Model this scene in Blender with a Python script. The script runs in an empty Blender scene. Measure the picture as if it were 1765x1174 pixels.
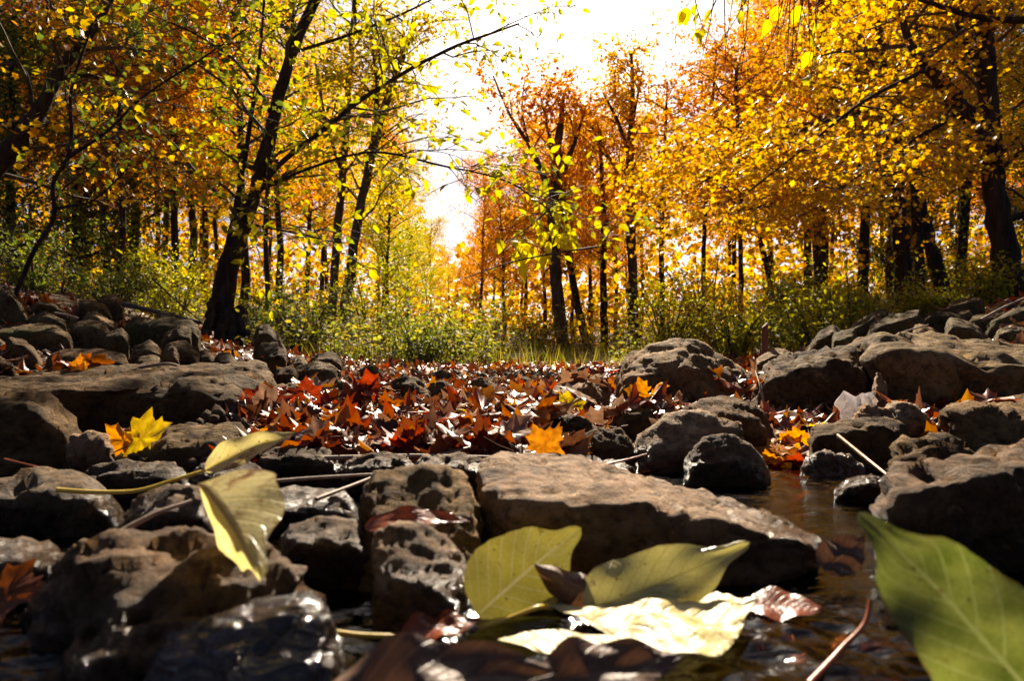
import bpy, bmesh, math, random
import numpy as np
from mathutils import Vector, Matrix, noise
from mathutils.bvhtree import BVHTree

random.seed(7)
R = np.random.default_rng(11)
scene = bpy.context.scene
col = scene.collection

# ------------------------------------------------------------------ camera, sky, sun, exposure
F = 1150.0            # focal length in photograph pixels (photograph 1765 px wide)
HZ = 620.0            # photograph row of the horizon
CX = 882.5
CAM_H = 0.16          # metres above the water

cam_d = bpy.data.cameras.new('camera')
cam = bpy.data.objects.new('camera', cam_d)
col.objects.link(cam)
cam.location = (0, 0, CAM_H)
cam.rotation_euler = (math.radians(90), 0, 0)
cam_d.sensor_width = 36.0
cam_d.lens = 36.0 * F / 1765.0
cam_d.shift_y = (HZ - 587.0) / 1765.0
cam_d.clip_start = 0.02
cam_d.clip_end = 1000
cam_d.dof.use_dof = True
cam_d.dof.focus_distance = 1.5
cam_d.dof.aperture_fstop = 9.0
scene.camera = cam

SUN_EL, SUN_AZ = math.radians(36.0), math.radians(5.0)   # azimuth from +Y towards +X
w = bpy.data.worlds.new('World')
scene.world = w
w.use_nodes = True
nt = w.node_tree
sky = nt.nodes.new('ShaderNodeTexSky')
sky.sky_type = 'NISHITA'
sky.sun_disc = False
sky.sun_elevation = SUN_EL
sky.sun_rotation = SUN_AZ
sky.air_density = 0.25
sky.dust_density = 1.2
sky.ozone_density = 0.0
nt.links.new(sky.outputs[0], nt.nodes['Background'].inputs[0])
nt.nodes['Background'].inputs[1].default_value = 0.05

sd = bpy.data.lights.new('sun', 'SUN')
sd.energy = 5.0
sd.angle = math.radians(0.55)
sd.color = (1.0, 0.86, 0.67)
sun = bpy.data.objects.new('sun', sd)
col.objects.link(sun)
sdir = Vector((math.sin(SUN_AZ) * math.cos(SUN_EL), math.cos(SUN_AZ) * math.cos(SUN_EL), math.sin(SUN_EL)))
sun.rotation_euler = (-sdir).to_track_quat('-Z', 'Y').to_euler()
sun.location = sdir * 60

vs = scene.view_settings
vs.view_transform = 'Standard'
vs.look = 'None'
vs.exposure = 1.5
vs.gamma = 1.0
vs.use_curve_mapping = False
scene.cycles.use_denoising = True
scene.cycles.max_bounces = 7
scene.cycles.diffuse_bounces = 2
scene.cycles.glossy_bounces = 3
scene.cycles.transmission_bounces = 5
scene.cycles.transparent_max_bounces = 8
scene.cycles.sample_clamp_indirect = 6.0
scene.cycles.caustics_reflective = False
scene.cycles.caustics_refractive = False


# ------------------------------------------------------------------ helpers
def P(px, py, d):
    """photograph pixel at distance d (metres along the view axis) -> world point"""
    return Vector((d * (px - CX) / F, d, CAM_H + d * (HZ - py) / F))


def PZ(px, py, z):
    """photograph pixel on the horizontal plane at height z -> world point"""
    return P(px, py, (CAM_H - z) * F / (py - HZ))


def tag(o, label=None, cat=None, group=None, kind=None):
    if label: o['label'] = label
    if cat: o['category'] = cat
    if group: o['group'] = group
    if kind: o['kind'] = kind
    return o


def empty(name, loc, rz=0.0):
    o = bpy.data.objects.new(name, None)
    col.objects.link(o)
    o.location = loc
    o.rotation_euler = (0, 0, rz)
    o.empty_display_size = 0.1
    return o


def link(name, me, parent=None, mat=None):
    o = bpy.data.objects.new(name, me)
    col.objects.link(o)
    if parent is not None: o.parent = parent
    if mat is not None and not me.materials: me.materials.append(mat)
    return o


def mesh_np(name, v, tris, mat=None, smooth=False, uv=None):
    v = np.asarray(v, np.float32); tris = np.asarray(tris, np.int32)
    me = bpy.data.meshes.new(name)
    me.vertices.add(len(v)); me.vertices.foreach_set('co', v.ravel())
    n = len(tris); k = tris.shape[1]
    me.loops.add(n * k); me.loops.foreach_set('vertex_index', tris.ravel())
    me.polygons.add(n)
    me.polygons.foreach_set('loop_start', np.arange(0, n * k, k, dtype=np.int32))
    if smooth: me.polygons.foreach_set('use_smooth', np.ones(n, bool))
    if uv is not None:
        l = me.uv_layers.new(name='UVMap')
        l.data.foreach_set('uv', np.asarray(uv, np.float32)[tris.ravel()].ravel())
    me.update(calc_edges=True)
    if mat is not None: me.materials.append(mat)
    return me


# ------------------------------------------------------------------ materials
def new_mat(name):
    m = bpy.data.materials.new(name)
    m.use_nodes = True
    n = m.node_tree
    n.nodes.clear()
    out = n.nodes.new('ShaderNodeOutputMaterial')
    return m, n, out


def N(n, kind, **kw):
    x = n.nodes.new(kind)
    for k, v in kw.items():
        if k.startswith('i_'):
            key = k[2:].replace('_', ' ')
            x.inputs[int(key) if key.isdigit() else key].default_value = v
        else:
            setattr(x, k, v)
    return x


def ramp(n, stops, fac=None, interp='LINEAR'):
    r = n.nodes.new('ShaderNodeValToRGB')
    r.color_ramp.interpolation = interp
    e = r.color_ramp.elements
    while len(e) < len(stops): e.new(0.5)
    for q, (p, c) in zip(e, stops):
        q.position = p
        q.color = (c[0], c[1], c[2], 1)
    if fac is not None: n.links.new(fac, r.inputs[0])
    return r


def leaf_mat(name, cols, rand='island', trans=0.55, tboost=1.25, rough=0.45, blot=0.35, bscale=40.0):
    """thin leaf: reflects and lets light through; each leaf picks its own colour out of cols"""
    m, n, out = new_mat(name)
    if rand == 'island':
        g = n.nodes.new('ShaderNodeNewGeometry'); rv = g.outputs['Random Per Island']
    else:
        g = n.nodes.new('ShaderNodeObjectInfo'); rv = g.outputs['Random']
    k = len(cols)
    rp = ramp(n, [(i / max(1, k - 1), c) for i, c in enumerate(cols)], rv)
    tc = n.nodes.new('ShaderNodeTexCoord')
    nz = N(n, 'ShaderNodeTexNoise', i_Scale=bscale, i_Detail=3.0)
    n.links.new(tc.outputs['Object'], nz.inputs['Vector'])
    mr = N(n, 'ShaderNodeMapRange', i_1=0.35, i_2=0.7, i_3=1.0, i_4=1.0 - blot)
    n.links.new(nz.outputs[0], mr.inputs[0])
    mul = N(n, 'ShaderNodeMix', data_type='RGBA', blend_type='MULTIPLY')
    mul.inputs[0].default_value = 1.0
    n.links.new(rp.outputs[0], mul.inputs[6]); n.links.new(mr.outputs[0], mul.inputs[7])
    pb = N(n, 'ShaderNodeBsdfPrincipled', i_Roughness=rough)
    pb.inputs['Specular IOR Level'].default_value = 0.35
    n.links.new(mul.outputs[2], pb.inputs['Base Color'])
    tb = n.nodes.new('ShaderNodeBsdfTranslucent')
    hs = N(n, 'ShaderNodeHueSaturation', i_Saturation=1.1, i_Value=tboost)
    n.links.new(mul.outputs[2], hs.inputs['Color'])
    n.links.new(hs.outputs[0], tb.inputs[0])
    mx = n.nodes.new('ShaderNodeMixShader'); mx.inputs[0].default_value = trans
    n.links.new(pb.outputs[0], mx.inputs[1]); n.links.new(tb.outputs[0], mx.inputs[2])
    n.links.new(mx.outputs[0], out.inputs[0])
    return m


def hero_leaf_mat(name, c1, c2, vein, trans=0.4, rough=0.35, spots=0.0, spot_col=(0.1, 0.04, 0.015), nv=9.0, scale=60, tmul=1.0):
    """large leaf with midrib and side veins laid out along its own surface (u across, v along)"""
    m, n, out = new_mat(name)
    L = n.links.new
    tc = n.nodes.new('ShaderNodeTexCoord')
    sp = n.nodes.new('ShaderNodeSeparateXYZ'); L(tc.outputs['UV'], sp.inputs[0])
    au = N(n, 'ShaderNodeMath', operation='ABSOLUTE')
    s1 = N(n, 'ShaderNodeMath', operation='MULTIPLY_ADD', i_1=2.0, i_2=-1.0); L(sp.outputs[0], s1.inputs[0]); L(s1.outputs[0], au.inputs[0])
    mid = N(n, 'ShaderNodeMapRange', i_1=0.015, i_2=0.05, i_3=1.0, i_4=0.0); L(au.outputs[0], mid.inputs[0])
    sv = N(n, 'ShaderNodeMath', operation='MULTIPLY_ADD', i_1=nv); L(sp.outputs[1], sv.inputs[0])
    neg = N(n, 'ShaderNodeMath', operation='MULTIPLY', i_1=-2.4); L(au.outputs[0], neg.inputs[0]); L(neg.outputs[0], sv.inputs[2])
    fr = N(n, 'ShaderNodeMath', operation='PINGPONG', i_1=0.5); L(sv.outputs[0], fr.inputs[0])
    side = N(n, 'ShaderNodeMapRange', i_1=0.0, i_2=0.085, i_3=0.75, i_4=0.0); L(fr.outputs[0], side.inputs[0])
    v = N(n, 'ShaderNodeMath', operation='MAXIMUM'); L(mid.outputs[0], v.inputs[0]); L(side.outputs[0], v.inputs[1])
    nz = N(n, 'ShaderNodeTexNoise', i_Scale=scale, i_Detail=5.0, i_Roughness=0.6); L(tc.outputs['Object'], nz.inputs['Vector'])
    rp = ramp(n, [(0.3, c1), (0.7, c2)], nz.outputs[0])
    mv = N(n, 'ShaderNodeMix', data_type='RGBA'); L(v.outputs[0], mv.inputs[0]); L(rp.outputs[0], mv.inputs[6]); mv.inputs[7].default_value = (*vein, 1)
    colo = mv.outputs[2]
    # tiny vein mesh, scattered grit specks, browned margin
    vv = N(n, 'ShaderNodeTexVoronoi', i_Scale=scale * 7, feature='DISTANCE_TO_EDGE'); L(tc.outputs['Object'], vv.inputs['Vector'])
    vr = ramp(n, [(0.0, (0.72, 0.72, 0.7)), (0.12, (1, 1, 1))], vv.outputs[0])
    m5 = N(n, 'ShaderNodeMix', data_type='RGBA', blend_type='MULTIPLY'); m5.inputs[0].default_value = 0.7; L(colo, m5.inputs[6]); L(vr.outputs[0], m5.inputs[7])
    gs = N(n, 'ShaderNodeTexNoise', i_Scale=scale * 5, i_Detail=2.0); L(tc.outputs['Object'], gs.inputs['Vector'])
    gr = ramp(n, [(0.68, (1, 1, 1)), (0.73, (0.3, 0.2, 0.12))], gs.outputs[0])
    m6 = N(n, 'ShaderNodeMix', data_type='RGBA', blend_type='MULTIPLY'); m6.inputs[0].default_value = 1.0; L(m5.outputs[2], m6.inputs[6]); L(gr.outputs[0], m6.inputs[7])
    en = N(n, 'ShaderNodeMath', operation='MULTIPLY_ADD', i_1=0.5); L(nz.outputs[0], en.inputs[0]); L(au.outputs[0], en.inputs[2])
    er = N(n, 'ShaderNodeMapRange', i_1=1.2, i_2=1.34, i_3=0.0, i_4=0.8); L(en.outputs[0], er.inputs[0])
    m7 = N(n, 'ShaderNodeMix', data_type='RGBA'); L(er.outputs[0], m7.inputs[0]); L(m6.outputs[2], m7.inputs[6]); m7.inputs[7].default_value = (*spot_col, 1)
    colo = m7.outputs[2]
    if spots > 0:
        n2 = N(n, 'ShaderNodeTexNoise', i_Scale=scale * 0.9, i_Detail=4.0, i_Roughness=0.7); L(tc.outputs['Object'], n2.inputs['Vector'])
        r2 = ramp(n, [(0.62 - 0.15 * spots, (0, 0, 0)), (0.74 - 0.12 * spots, (1, 1, 1))], n2.outputs[0])
        ms = N(n, 'ShaderNodeMix', data_type='RGBA'); L(r2.outputs[0], ms.inputs[0]); L(colo, ms.inputs[6]); ms.inputs[7].default_value = (*spot_col, 1)
        colo = ms.outputs[2]
    bp = N(n, 'ShaderNodeBump', i_Strength=0.5, i_Distance=0.0012)
    n3 = N(n, 'ShaderNodeTexNoise', i_Scale=scale * 6, i_Detail=3.0); L(tc.outputs['Object'], n3.inputs['Vector'])
    ad = N(n, 'ShaderNodeMath', operation='MULTIPLY_ADD', i_1=-1.2); L(v.outputs[0], ad.inputs[0]); L(n3.outputs[0], ad.inputs[2])
    L(ad.outputs[0], bp.inputs['Height'])
    pb = N(n, 'ShaderNodeBsdfPrincipled', i_Roughness=rough); L(colo, pb.inputs['Base Color']); L(bp.outputs[0], pb.inputs['Normal'])
    tb = n.nodes.new('ShaderNodeBsdfTranslucent')
    hs = N(n, 'ShaderNodeHueSaturation', i_Saturation=1.15, i_Value=tmul); L(colo, hs.inputs['Color']); L(hs.outputs[0], tb.inputs[0])
    mx = n.nodes.new('ShaderNodeMixShader'); mx.inputs[0].default_value = trans
    L(pb.outputs[0], mx.inputs[1]); L(tb.outputs[0], mx.inputs[2]); L(mx.outputs[0], out.inputs[0])
    return m


def rock_mat(name, c_dark, c_mid, c_light, wet=False, scale=9.0, rough=0.8, moss=0.0):
    m, n, out = new_mat(name)
    L = n.links.new
    geo = n.nodes.new('ShaderNodeNewGeometry')
    pos = geo.outputs['Position']
    n1 = N(n, 'ShaderNodeTexNoise', i_Scale=scale, i_Detail=8.0, i_Roughness=0.62); L(pos, n1.inputs['Vector'])
    r1 = ramp(n, [(0.3, c_dark), (0.5, c_mid), (0.72, c_light)], n1.outputs[0])
    n2 = N(n, 'ShaderNodeTexNoise', i_Scale=scale * 7, i_Detail=6.0, i_Roughness=0.7); L(pos, n2.inputs['Vector'])
    r2 = ramp(n, [(0.34, (0.2, 0.2, 0.2)), (0.52, (1, 1, 1)), (0.72, (1.35, 1.3, 1.2))], n2.outputs[0])
    mu = N(n, 'ShaderNodeMix', data_type='RGBA', blend_type='MULTIPLY'); mu.inputs[0].default_value = 0.85
    L(r1.outputs[0], mu.inputs[6]); L(r2.outputs[0], mu.inputs[7])
    oi = n.nodes.new('ShaderNodeObjectInfo')
    tint = ramp(n, [(0.0, (0.7, 0.66, 0.6)), (0.3, (1.0, 0.9, 0.78)), (0.6, (0.85, 0.83, 0.76)), (0.8, (1.2, 1.08, 0.9)), (1.0, (0.95, 0.8, 0.68))], oi.outputs['Random'])
    mt = N(n, 'ShaderNodeMix', data_type='RGBA', blend_type='MULTIPLY'); mt.inputs[0].default_value = 1.0
    L(mu.outputs[2], mt.inputs[6]); L(tint.outputs[0], mt.inputs[7])
    li = N(n, 'ShaderNodeTexNoise', i_Scale=scale * 2.2, i_Detail=9.0, i_Roughness=0.75); L(pos, li.inputs['Vector'])
    lr = ramp(n, [(0.6, (0, 0, 0)), (0.68, (1, 1, 1))], li.outputs[0])
    ml = N(n, 'ShaderNodeMix', data_type='RGBA'); L(lr.outputs[0], ml.inputs[0]); L(mt.outputs[2], ml.inputs[6]); ml.inputs[7].default_value = (c_light[0] * 1.15, c_light[1] * 1.12, c_light[2] * 1.0, 1)
    c = ml.outputs[2]
    if moss > 0:
        n4 = N(n, 'ShaderNodeTexNoise', i_Scale=scale * 0.8, i_Detail=6.0, i_Roughness=0.65); L(pos, n4.inputs['Vector'])
        r4 = ramp(n, [(0.6 - 0.2 * moss, (0, 0, 0)), (0.72 - 0.15 * moss, (1, 1, 1))], n4.outputs[0])
        mm = N(n, 'ShaderNodeMix', data_type='RGBA'); L(r4.outputs[0], mm.inputs[0]); L(c, mm.inputs[6]); mm.inputs[7].default_value = (0.11, 0.1, 0.03, 1)
        c = mm.outputs[2]
    # bedding lines and pits give the fine relief
    mp = N(n, 'ShaderNodeMapping'); mp.inputs['Scale'].default_value = (1.0, 1.0, 5.0); mp.inputs['Rotation'].default_value = (0.25, 0.2, 0.4)
    L(pos, mp.inputs['Vector'])
    n3 = N(n, 'ShaderNodeTexNoise', i_Scale=scale * 3.0, i_Detail=8.0, i_Roughness=0.72); L(mp.outputs[0], n3.inputs['Vector'])
    vo = N(n, 'ShaderNodeTexVoronoi', i_Scale=scale * 5.0); L(pos, vo.inputs['Vector'])
    a1 = N(n, 'ShaderNodeMath', operation='MULTIPLY_ADD', i_1=0.35); L(vo.outputs[0], a1.inputs[0]); L(n3.outputs[0], a1.inputs[2])
    a2 = N(n, 'ShaderNodeMath', operation='MULTIPLY_ADD', i_1=0.5); L(n2.outputs[0], a2.inputs[0]); L(a1.outputs[0], a2.inputs[2])
    bp = N(n, 'ShaderNodeBump', i_Strength=1.0, i_Distance=0.02 * 9.0 / scale); L(a2.outputs[0], bp.inputs['Height'])
    pb = N(n, 'ShaderNodeBsdfPrincipled', i_Roughness=rough)
    pb.inputs['Specular IOR Level'].default_value = 0.2 if wet else 0.1
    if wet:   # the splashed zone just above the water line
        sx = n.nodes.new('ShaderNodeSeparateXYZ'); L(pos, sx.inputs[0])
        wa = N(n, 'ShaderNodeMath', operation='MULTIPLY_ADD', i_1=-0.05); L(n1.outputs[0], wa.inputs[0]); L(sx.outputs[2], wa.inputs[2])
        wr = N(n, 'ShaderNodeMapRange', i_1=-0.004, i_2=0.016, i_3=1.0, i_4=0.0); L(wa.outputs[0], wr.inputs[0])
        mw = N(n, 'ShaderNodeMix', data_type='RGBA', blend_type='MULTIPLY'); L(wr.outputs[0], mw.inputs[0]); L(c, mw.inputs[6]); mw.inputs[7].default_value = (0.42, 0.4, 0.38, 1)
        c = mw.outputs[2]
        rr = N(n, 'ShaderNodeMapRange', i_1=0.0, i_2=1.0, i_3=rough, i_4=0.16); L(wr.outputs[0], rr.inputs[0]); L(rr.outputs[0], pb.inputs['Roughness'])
    L(c, pb.inputs['Base Color']); L(bp.outputs[0], pb.inputs['Normal']); L(pb.outputs[0], out.inputs[0])
    return m


def bark_mat(name, c1, c2, zs=0.18, scale=22.0):
    m, n, out = new_mat(name)
    L = n.links.new
    tc = n.nodes.new('ShaderNodeTexCoord')
    mp = N(n, 'ShaderNodeMapping'); mp.inputs['Scale'].default_value = (1, 1, zs); L(tc.outputs['Object'], mp.inputs['Vector'])
    nz = N(n, 'ShaderNodeTexNoise', i_Scale=scale, i_Detail=7.0, i_Roughness=0.65); L(mp.outputs[0], nz.inputs['Vector'])
    rp = ramp(n, [(0.35, c1), (0.65, c2)], nz.outputs[0])
    bp = N(n, 'ShaderNodeBump', i_Strength=1.0, i_Distance=0.03); L(nz.outputs[0], bp.inputs['Height'])
    pb = N(n, 'ShaderNodeBsdfPrincipled', i_Roughness=0.9); pb.inputs['Specular IOR Level'].default_value = 0.15
    L(rp.outputs[0], pb.inputs['Base Color']); L(bp.outputs[0], pb.inputs['Normal']); L(pb.outputs[0], out.inputs[0])
    return m


def plain_mat(name, c1, c2, rough=0.6, scale=80.0, bump=0.3):
    m, n, out = new_mat(name)
    L = n.links.new
    tc = n.nodes.new('ShaderNodeTexCoord')
    nz = N(n, 'ShaderNodeTexNoise', i_Scale=scale, i_Detail=5.0, i_Roughness=0.6); L(tc.outputs['Object'], nz.inputs['Vector'])
    rp = ramp(n, [(0.3, c1), (0.7, c2)], nz.outputs[0])
    bp = N(n, 'ShaderNodeBump', i_Strength=bump, i_Distance=0.002); L(nz.outputs[0], bp.inputs['Height'])
    pb = N(n, 'ShaderNodeBsdfPrincipled', i_Roughness=rough)
    L(rp.outputs[0], pb.inputs['Base Color']); L(bp.outputs[0], pb.inputs['Normal']); L(pb.outputs[0], out.inputs[0])
    return m


M = {}
M['orange'] = leaf_mat('orange_leaves', [(0.6, 0.17, 0.015), (0.74, 0.28, 0.018), (0.82, 0.38, 0.025), (0.76, 0.42, 0.035)])
M['gold'] = leaf_mat('gold_leaves', [(0.68, 0.29, 0.018), (0.78, 0.41, 0.022), (0.82, 0.5, 0.035), (0.6, 0.45, 0.045)])
M['yellow'] = leaf_mat('yellow_leaves', [(0.6, 0.45, 0.03), (0.72, 0.52, 0.03), (0.78, 0.5, 0.02), (0.5, 0.45, 0.05)])
M['lime'] = leaf_mat('yellow_green_leaves', [(0.3, 0.33, 0.03), (0.5, 0.46, 0.035), (0.62, 0.52, 0.04), (0.2, 0.26, 0.03)])
M['green'] = leaf_mat('green_leaves', [(0.07, 0.11, 0.02), (0.14, 0.18, 0.03), (0.3, 0.32, 0.04), (0.16, 0.18, 0.03)], trans=0.5, rough=0.6)
M['red'] = leaf_mat('red_leaves', [(0.66, 0.17, 0.02), (0.76, 0.26, 0.022), (0.82, 0.36, 0.03), (0.7, 0.22, 0.02)])
M['litter'] = leaf_mat('leaf_litter', [(0.1, 0.025, 0.012), (0.34, 0.05, 0.016), (0.12, 0.035, 0.016), (0.36, 0.075, 0.018), (0.16, 0.06, 0.03), (0.36, 0.2, 0.11), (0.1, 0.03, 0.016), (0.2, 0.05, 0.02), (0.5, 0.2, 0.025), (0.24, 0.03, 0.012)], trans=0.3, tboost=1.2, rough=0.38)
M['weed'] = leaf_mat('weed_leaves', [(0.1, 0.14, 0.02), (0.22, 0.26, 0.035), (0.36, 0.36, 0.05), (0.3, 0.24, 0.05), (0.42, 0.36, 0.05), (0.2, 0.13, 0.05)], trans=0.55, rough=0.65)
M['fl_red'] = leaf_mat('fallen_red', [(0.26, 0.03, 0.012), (0.42, 0.055, 0.016)], rand='object', trans=0.45, rough=0.4, bscale=5, blot=0.6)
M['fl_rust'] = leaf_mat('fallen_rust', [(0.26, 0.075, 0.022), (0.42, 0.13, 0.03)], rand='object', trans=0.4, rough=0.45, bscale=5, blot=0.6)
M['fl_orange'] = leaf_mat('fallen_orange', [(0.68, 0.24, 0.025), (0.75, 0.32, 0.03)], rand='object', trans=0.45, rough=0.4, bscale=5, blot=0.6)
M['fl_yellow'] = leaf_mat('fallen_yellow', [(0.7, 0.45, 0.03), (0.72, 0.52, 0.05)], rand='object', trans=0.5, rough=0.4, bscale=5, blot=0.6)
M['fl_tan'] = leaf_mat('fallen_tan', [(0.36, 0.2, 0.12), (0.5, 0.32, 0.21)], rand='object', trans=0.25, rough=0.35, bscale=5, blot=0.6)
M['fl_brown'] = leaf_mat('fallen_brown', [(0.09, 0.036, 0.018), (0.17, 0.07, 0.032)], rand='object', trans=0.25, rough=0.35, bscale=5, blot=0.6)
M['bark'] = bark_mat('bark_dark', (0.018, 0.013, 0.009), (0.075, 0.052, 0.035))
M['bark2'] = bark_mat('bark_grey', (0.04, 0.03, 0.022), (0.13, 0.1, 0.075), scale=14.0)
M['twig'] = plain_mat('twig', (0.05, 0.035, 0.022), (0.11, 0.075, 0.05), 0.8)
M['stick'] = plain_mat('dry_stick', (0.16, 0.1, 0.065), (0.36, 0.25, 0.17), 0.6)
M['petiole'] = plain_mat('yellow_stem', (0.62, 0.4, 0.04), (0.72, 0.5, 0.07), 0.4)
M['petiole_o'] = plain_mat('orange_stem', (0.62, 0.26, 0.02), (0.68, 0.33, 0.03), 0.4)
M['petiole_r'] = plain_mat('red_stem', (0.3, 0.06, 0.02), (0.4, 0.1, 0.03), 0.4)
M['rock'] = rock_mat('rock_brown', (0.06, 0.036, 0.016), (0.18, 0.112, 0.05), (0.32, 0.21, 0.1))
M['rock_l'] = rock_mat('rock_light', (0.09, 0.056, 0.025), (0.25, 0.168, 0.08), (0.42, 0.295, 0.155))
M['rock_o'] = rock_mat('rock_olive', (0.06, 0.042, 0.018), (0.15, 0.108, 0.05), (0.26, 0.195, 0.1), moss=0.4)
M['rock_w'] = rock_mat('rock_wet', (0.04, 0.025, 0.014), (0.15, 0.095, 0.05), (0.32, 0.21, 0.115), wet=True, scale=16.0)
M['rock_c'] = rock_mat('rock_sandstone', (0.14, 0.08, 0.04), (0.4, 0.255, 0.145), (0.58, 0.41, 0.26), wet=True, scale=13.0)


def film_mat():
    m, n, out = new_mat('water_film')
    L = n.links.new
    ge = n.nodes.new('ShaderNodeNewGeometry')
    nz = N(n, 'ShaderNodeTexNoise', i_Scale=60.0, i_Detail=6.0, i_Distortion=1.6); mp = N(n, 'ShaderNodeMapping'); mp.inputs['Rotation'].default_value = (0, 0, 0.5); mp.inputs['Scale'].default_value = (0.45, 1.2, 1); L(ge.outputs['Position'], mp.inputs['Vector']); L(mp.outputs[0], nz.inputs['Vector'])
    rp = ramp(n, [(0.3, (0.015, 0.01, 0.007)), (0.6, (0.05, 0.032, 0.02)), (0.8, (0.12, 0.085, 0.05))], nz.outputs[0])
    bp = N(n, 'ShaderNodeBump', i_Strength=1.0, i_Distance=0.012); L(nz.outputs[0], bp.inputs['Height'])
    pb = N(n, 'ShaderNodeBsdfPrincipled', i_Roughness=0.12); L(rp.outputs[0], pb.inputs['Base Color']); L(bp.outputs[0], pb.inputs['Normal'])
    pb.inputs['Specular IOR Level'].default_value = 0.6
    L(pb.outputs[0], out.inputs[0])
    return m


M['film'] = film_mat()

# ------------------------------------------------------------------ ground
def g(x, y):
    x = np.asarray(x, float); y = np.asarray(y, float)
    c = np.interp(y, [-8, .2, .7, .95, 1.4, 2, 3, 4, 8, 14, 25, 60, 130],
                  [-.06, -.07, -.06, -.03, .012, .03, .065, .09, .16, .33, .8, 3.0, 7.0])
    xl = -np.interp(y, [-3, 0, 1, 2, 4, 10, 30], [1.3, 1.25, 1.25, 1.25, 1.15, 2.4, 6])
    xr = np.interp(y, [-3, 0, 1, 2, 4, 10, 30], [1.2, 1.15, 1.15, 1.25, 1.35, 2.6, 6])
    sp = lambda t: 0.25 * np.logaddexp(0, t / 0.25)
    b = 0.24 * (sp(xl - x) + sp(x - xr))
    b = 4 * (1 - np.exp(-b / 4))
    bump = (0.5 * np.sin(x * 1.7 + 0.6 * y) + 0.5 * np.sin(y * 1.1 - 0.9 * x + 2)) * 0.03 * np.clip((y - 2) / 4, 0, 3)
    ss = lambda t: np.clip(t, 0, 1) ** 2 * (3 - 2 * np.clip(t, 0, 1))
    drift = 0.062 * ss((y - .83) / .07) * ss((x + .62) / .1) * ss((.13 - x) / .1) * (1 - ss((y - 1.15) / .5))
    return c + b + bump + drift


def build_ground():
    gx = 1.7 * np.geomspace(1, 90 / 1.7, 70)[1:]
    xs = np.concatenate([-gx[::-1], np.linspace(-1.7, 1.7, 150), gx])
    ys = np.concatenate([np.linspace(-12, 0, 20)[:-1], np.linspace(0, 3, 140)[:-1], np.geomspace(3, 140, 110)])
    X, Y = np.meshgrid(xs, ys)
    Z = g(X, Y)
    v = np.stack([X, Y, Z], -1).reshape(-1, 3)
    for i in range(len(v)):
        if abs(v[i, 0]) < 12 and v[i, 1] < 16:
            v[i, 2] += 0.012 * noise.fractal(Vector(v[i]) * 6.0, 1.0, 2.0, 4)
    nx, ny = len(xs), len(ys)
    i = np.arange(nx * ny).reshape(ny, nx)
    q = np.stack([i[:-1, :-1], i[:-1, 1:], i[1:, 1:], i[1:, :-1]], -1).reshape(-1, 4)
    m, n, out = new_mat('forest_floor')
    L = n.links.new
    ge = n.nodes.new('ShaderNodeNewGeometry')
    n1 = N(n, 'ShaderNodeTexNoise', i_Scale=1.3, i_Detail=6.0); L(ge.outputs['Position'], n1.inputs['Vector'])
    vo = N(n, 'ShaderNodeTexVoronoi', i_Scale=14.0); L(ge.outputs['Position'], vo.inputs['Vector'])
    sx = n.nodes.new('ShaderNodeSeparateColor'); L(vo.outputs['Color'], sx.inputs[0])
    rl = ramp(n, [(0.0, (0.05, 0.03, 0.015)), (0.35, (0.09, 0.04, 0.015)), (0.6, (0.14, 0.055, 0.018)), (0.85, (0.22, 0.1, 0.025)), (1.0, (0.08, 0.05, 0.03))], sx.outputs[0])
    rs = ramp(n, [(0.35, (0.018, 0.012, 0.007)), (0.65, (0.05, 0.033, 0.018))], n1.outputs[0])
    r0 = ramp(n, [(0.38, (0, 0, 0)), (0.55, (1, 1, 1))], n1.outputs[0])
    mx = N(n, 'ShaderNodeMix', data_type='RGBA'); L(r0.outputs[0], mx.inputs[0]); L(rs.outputs[0], mx.inputs[6]); L(rl.outputs[0], mx.inputs[7])
    bp = N(n, 'ShaderNodeBump', i_Strength=0.8, i_Distance=0.03); L(vo.outputs[0], bp.inputs['Height'])
    pb = N(n, 'ShaderNodeBsdfPrincipled', i_Roughness=0.9); L(mx.outputs[2], pb.inputs['Base Color']); L(bp.outputs[0], pb.inputs['Normal'])
    L(pb.outputs[0], out.inputs[0])
    o = link('ground', mesh_np('ground', v, q, m, smooth=True))
    tag(o, 'dark soil and leaf mould of the creek bed and wooded banks', kind='structure')
    return v, q


gv, gq = build_ground()


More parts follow.
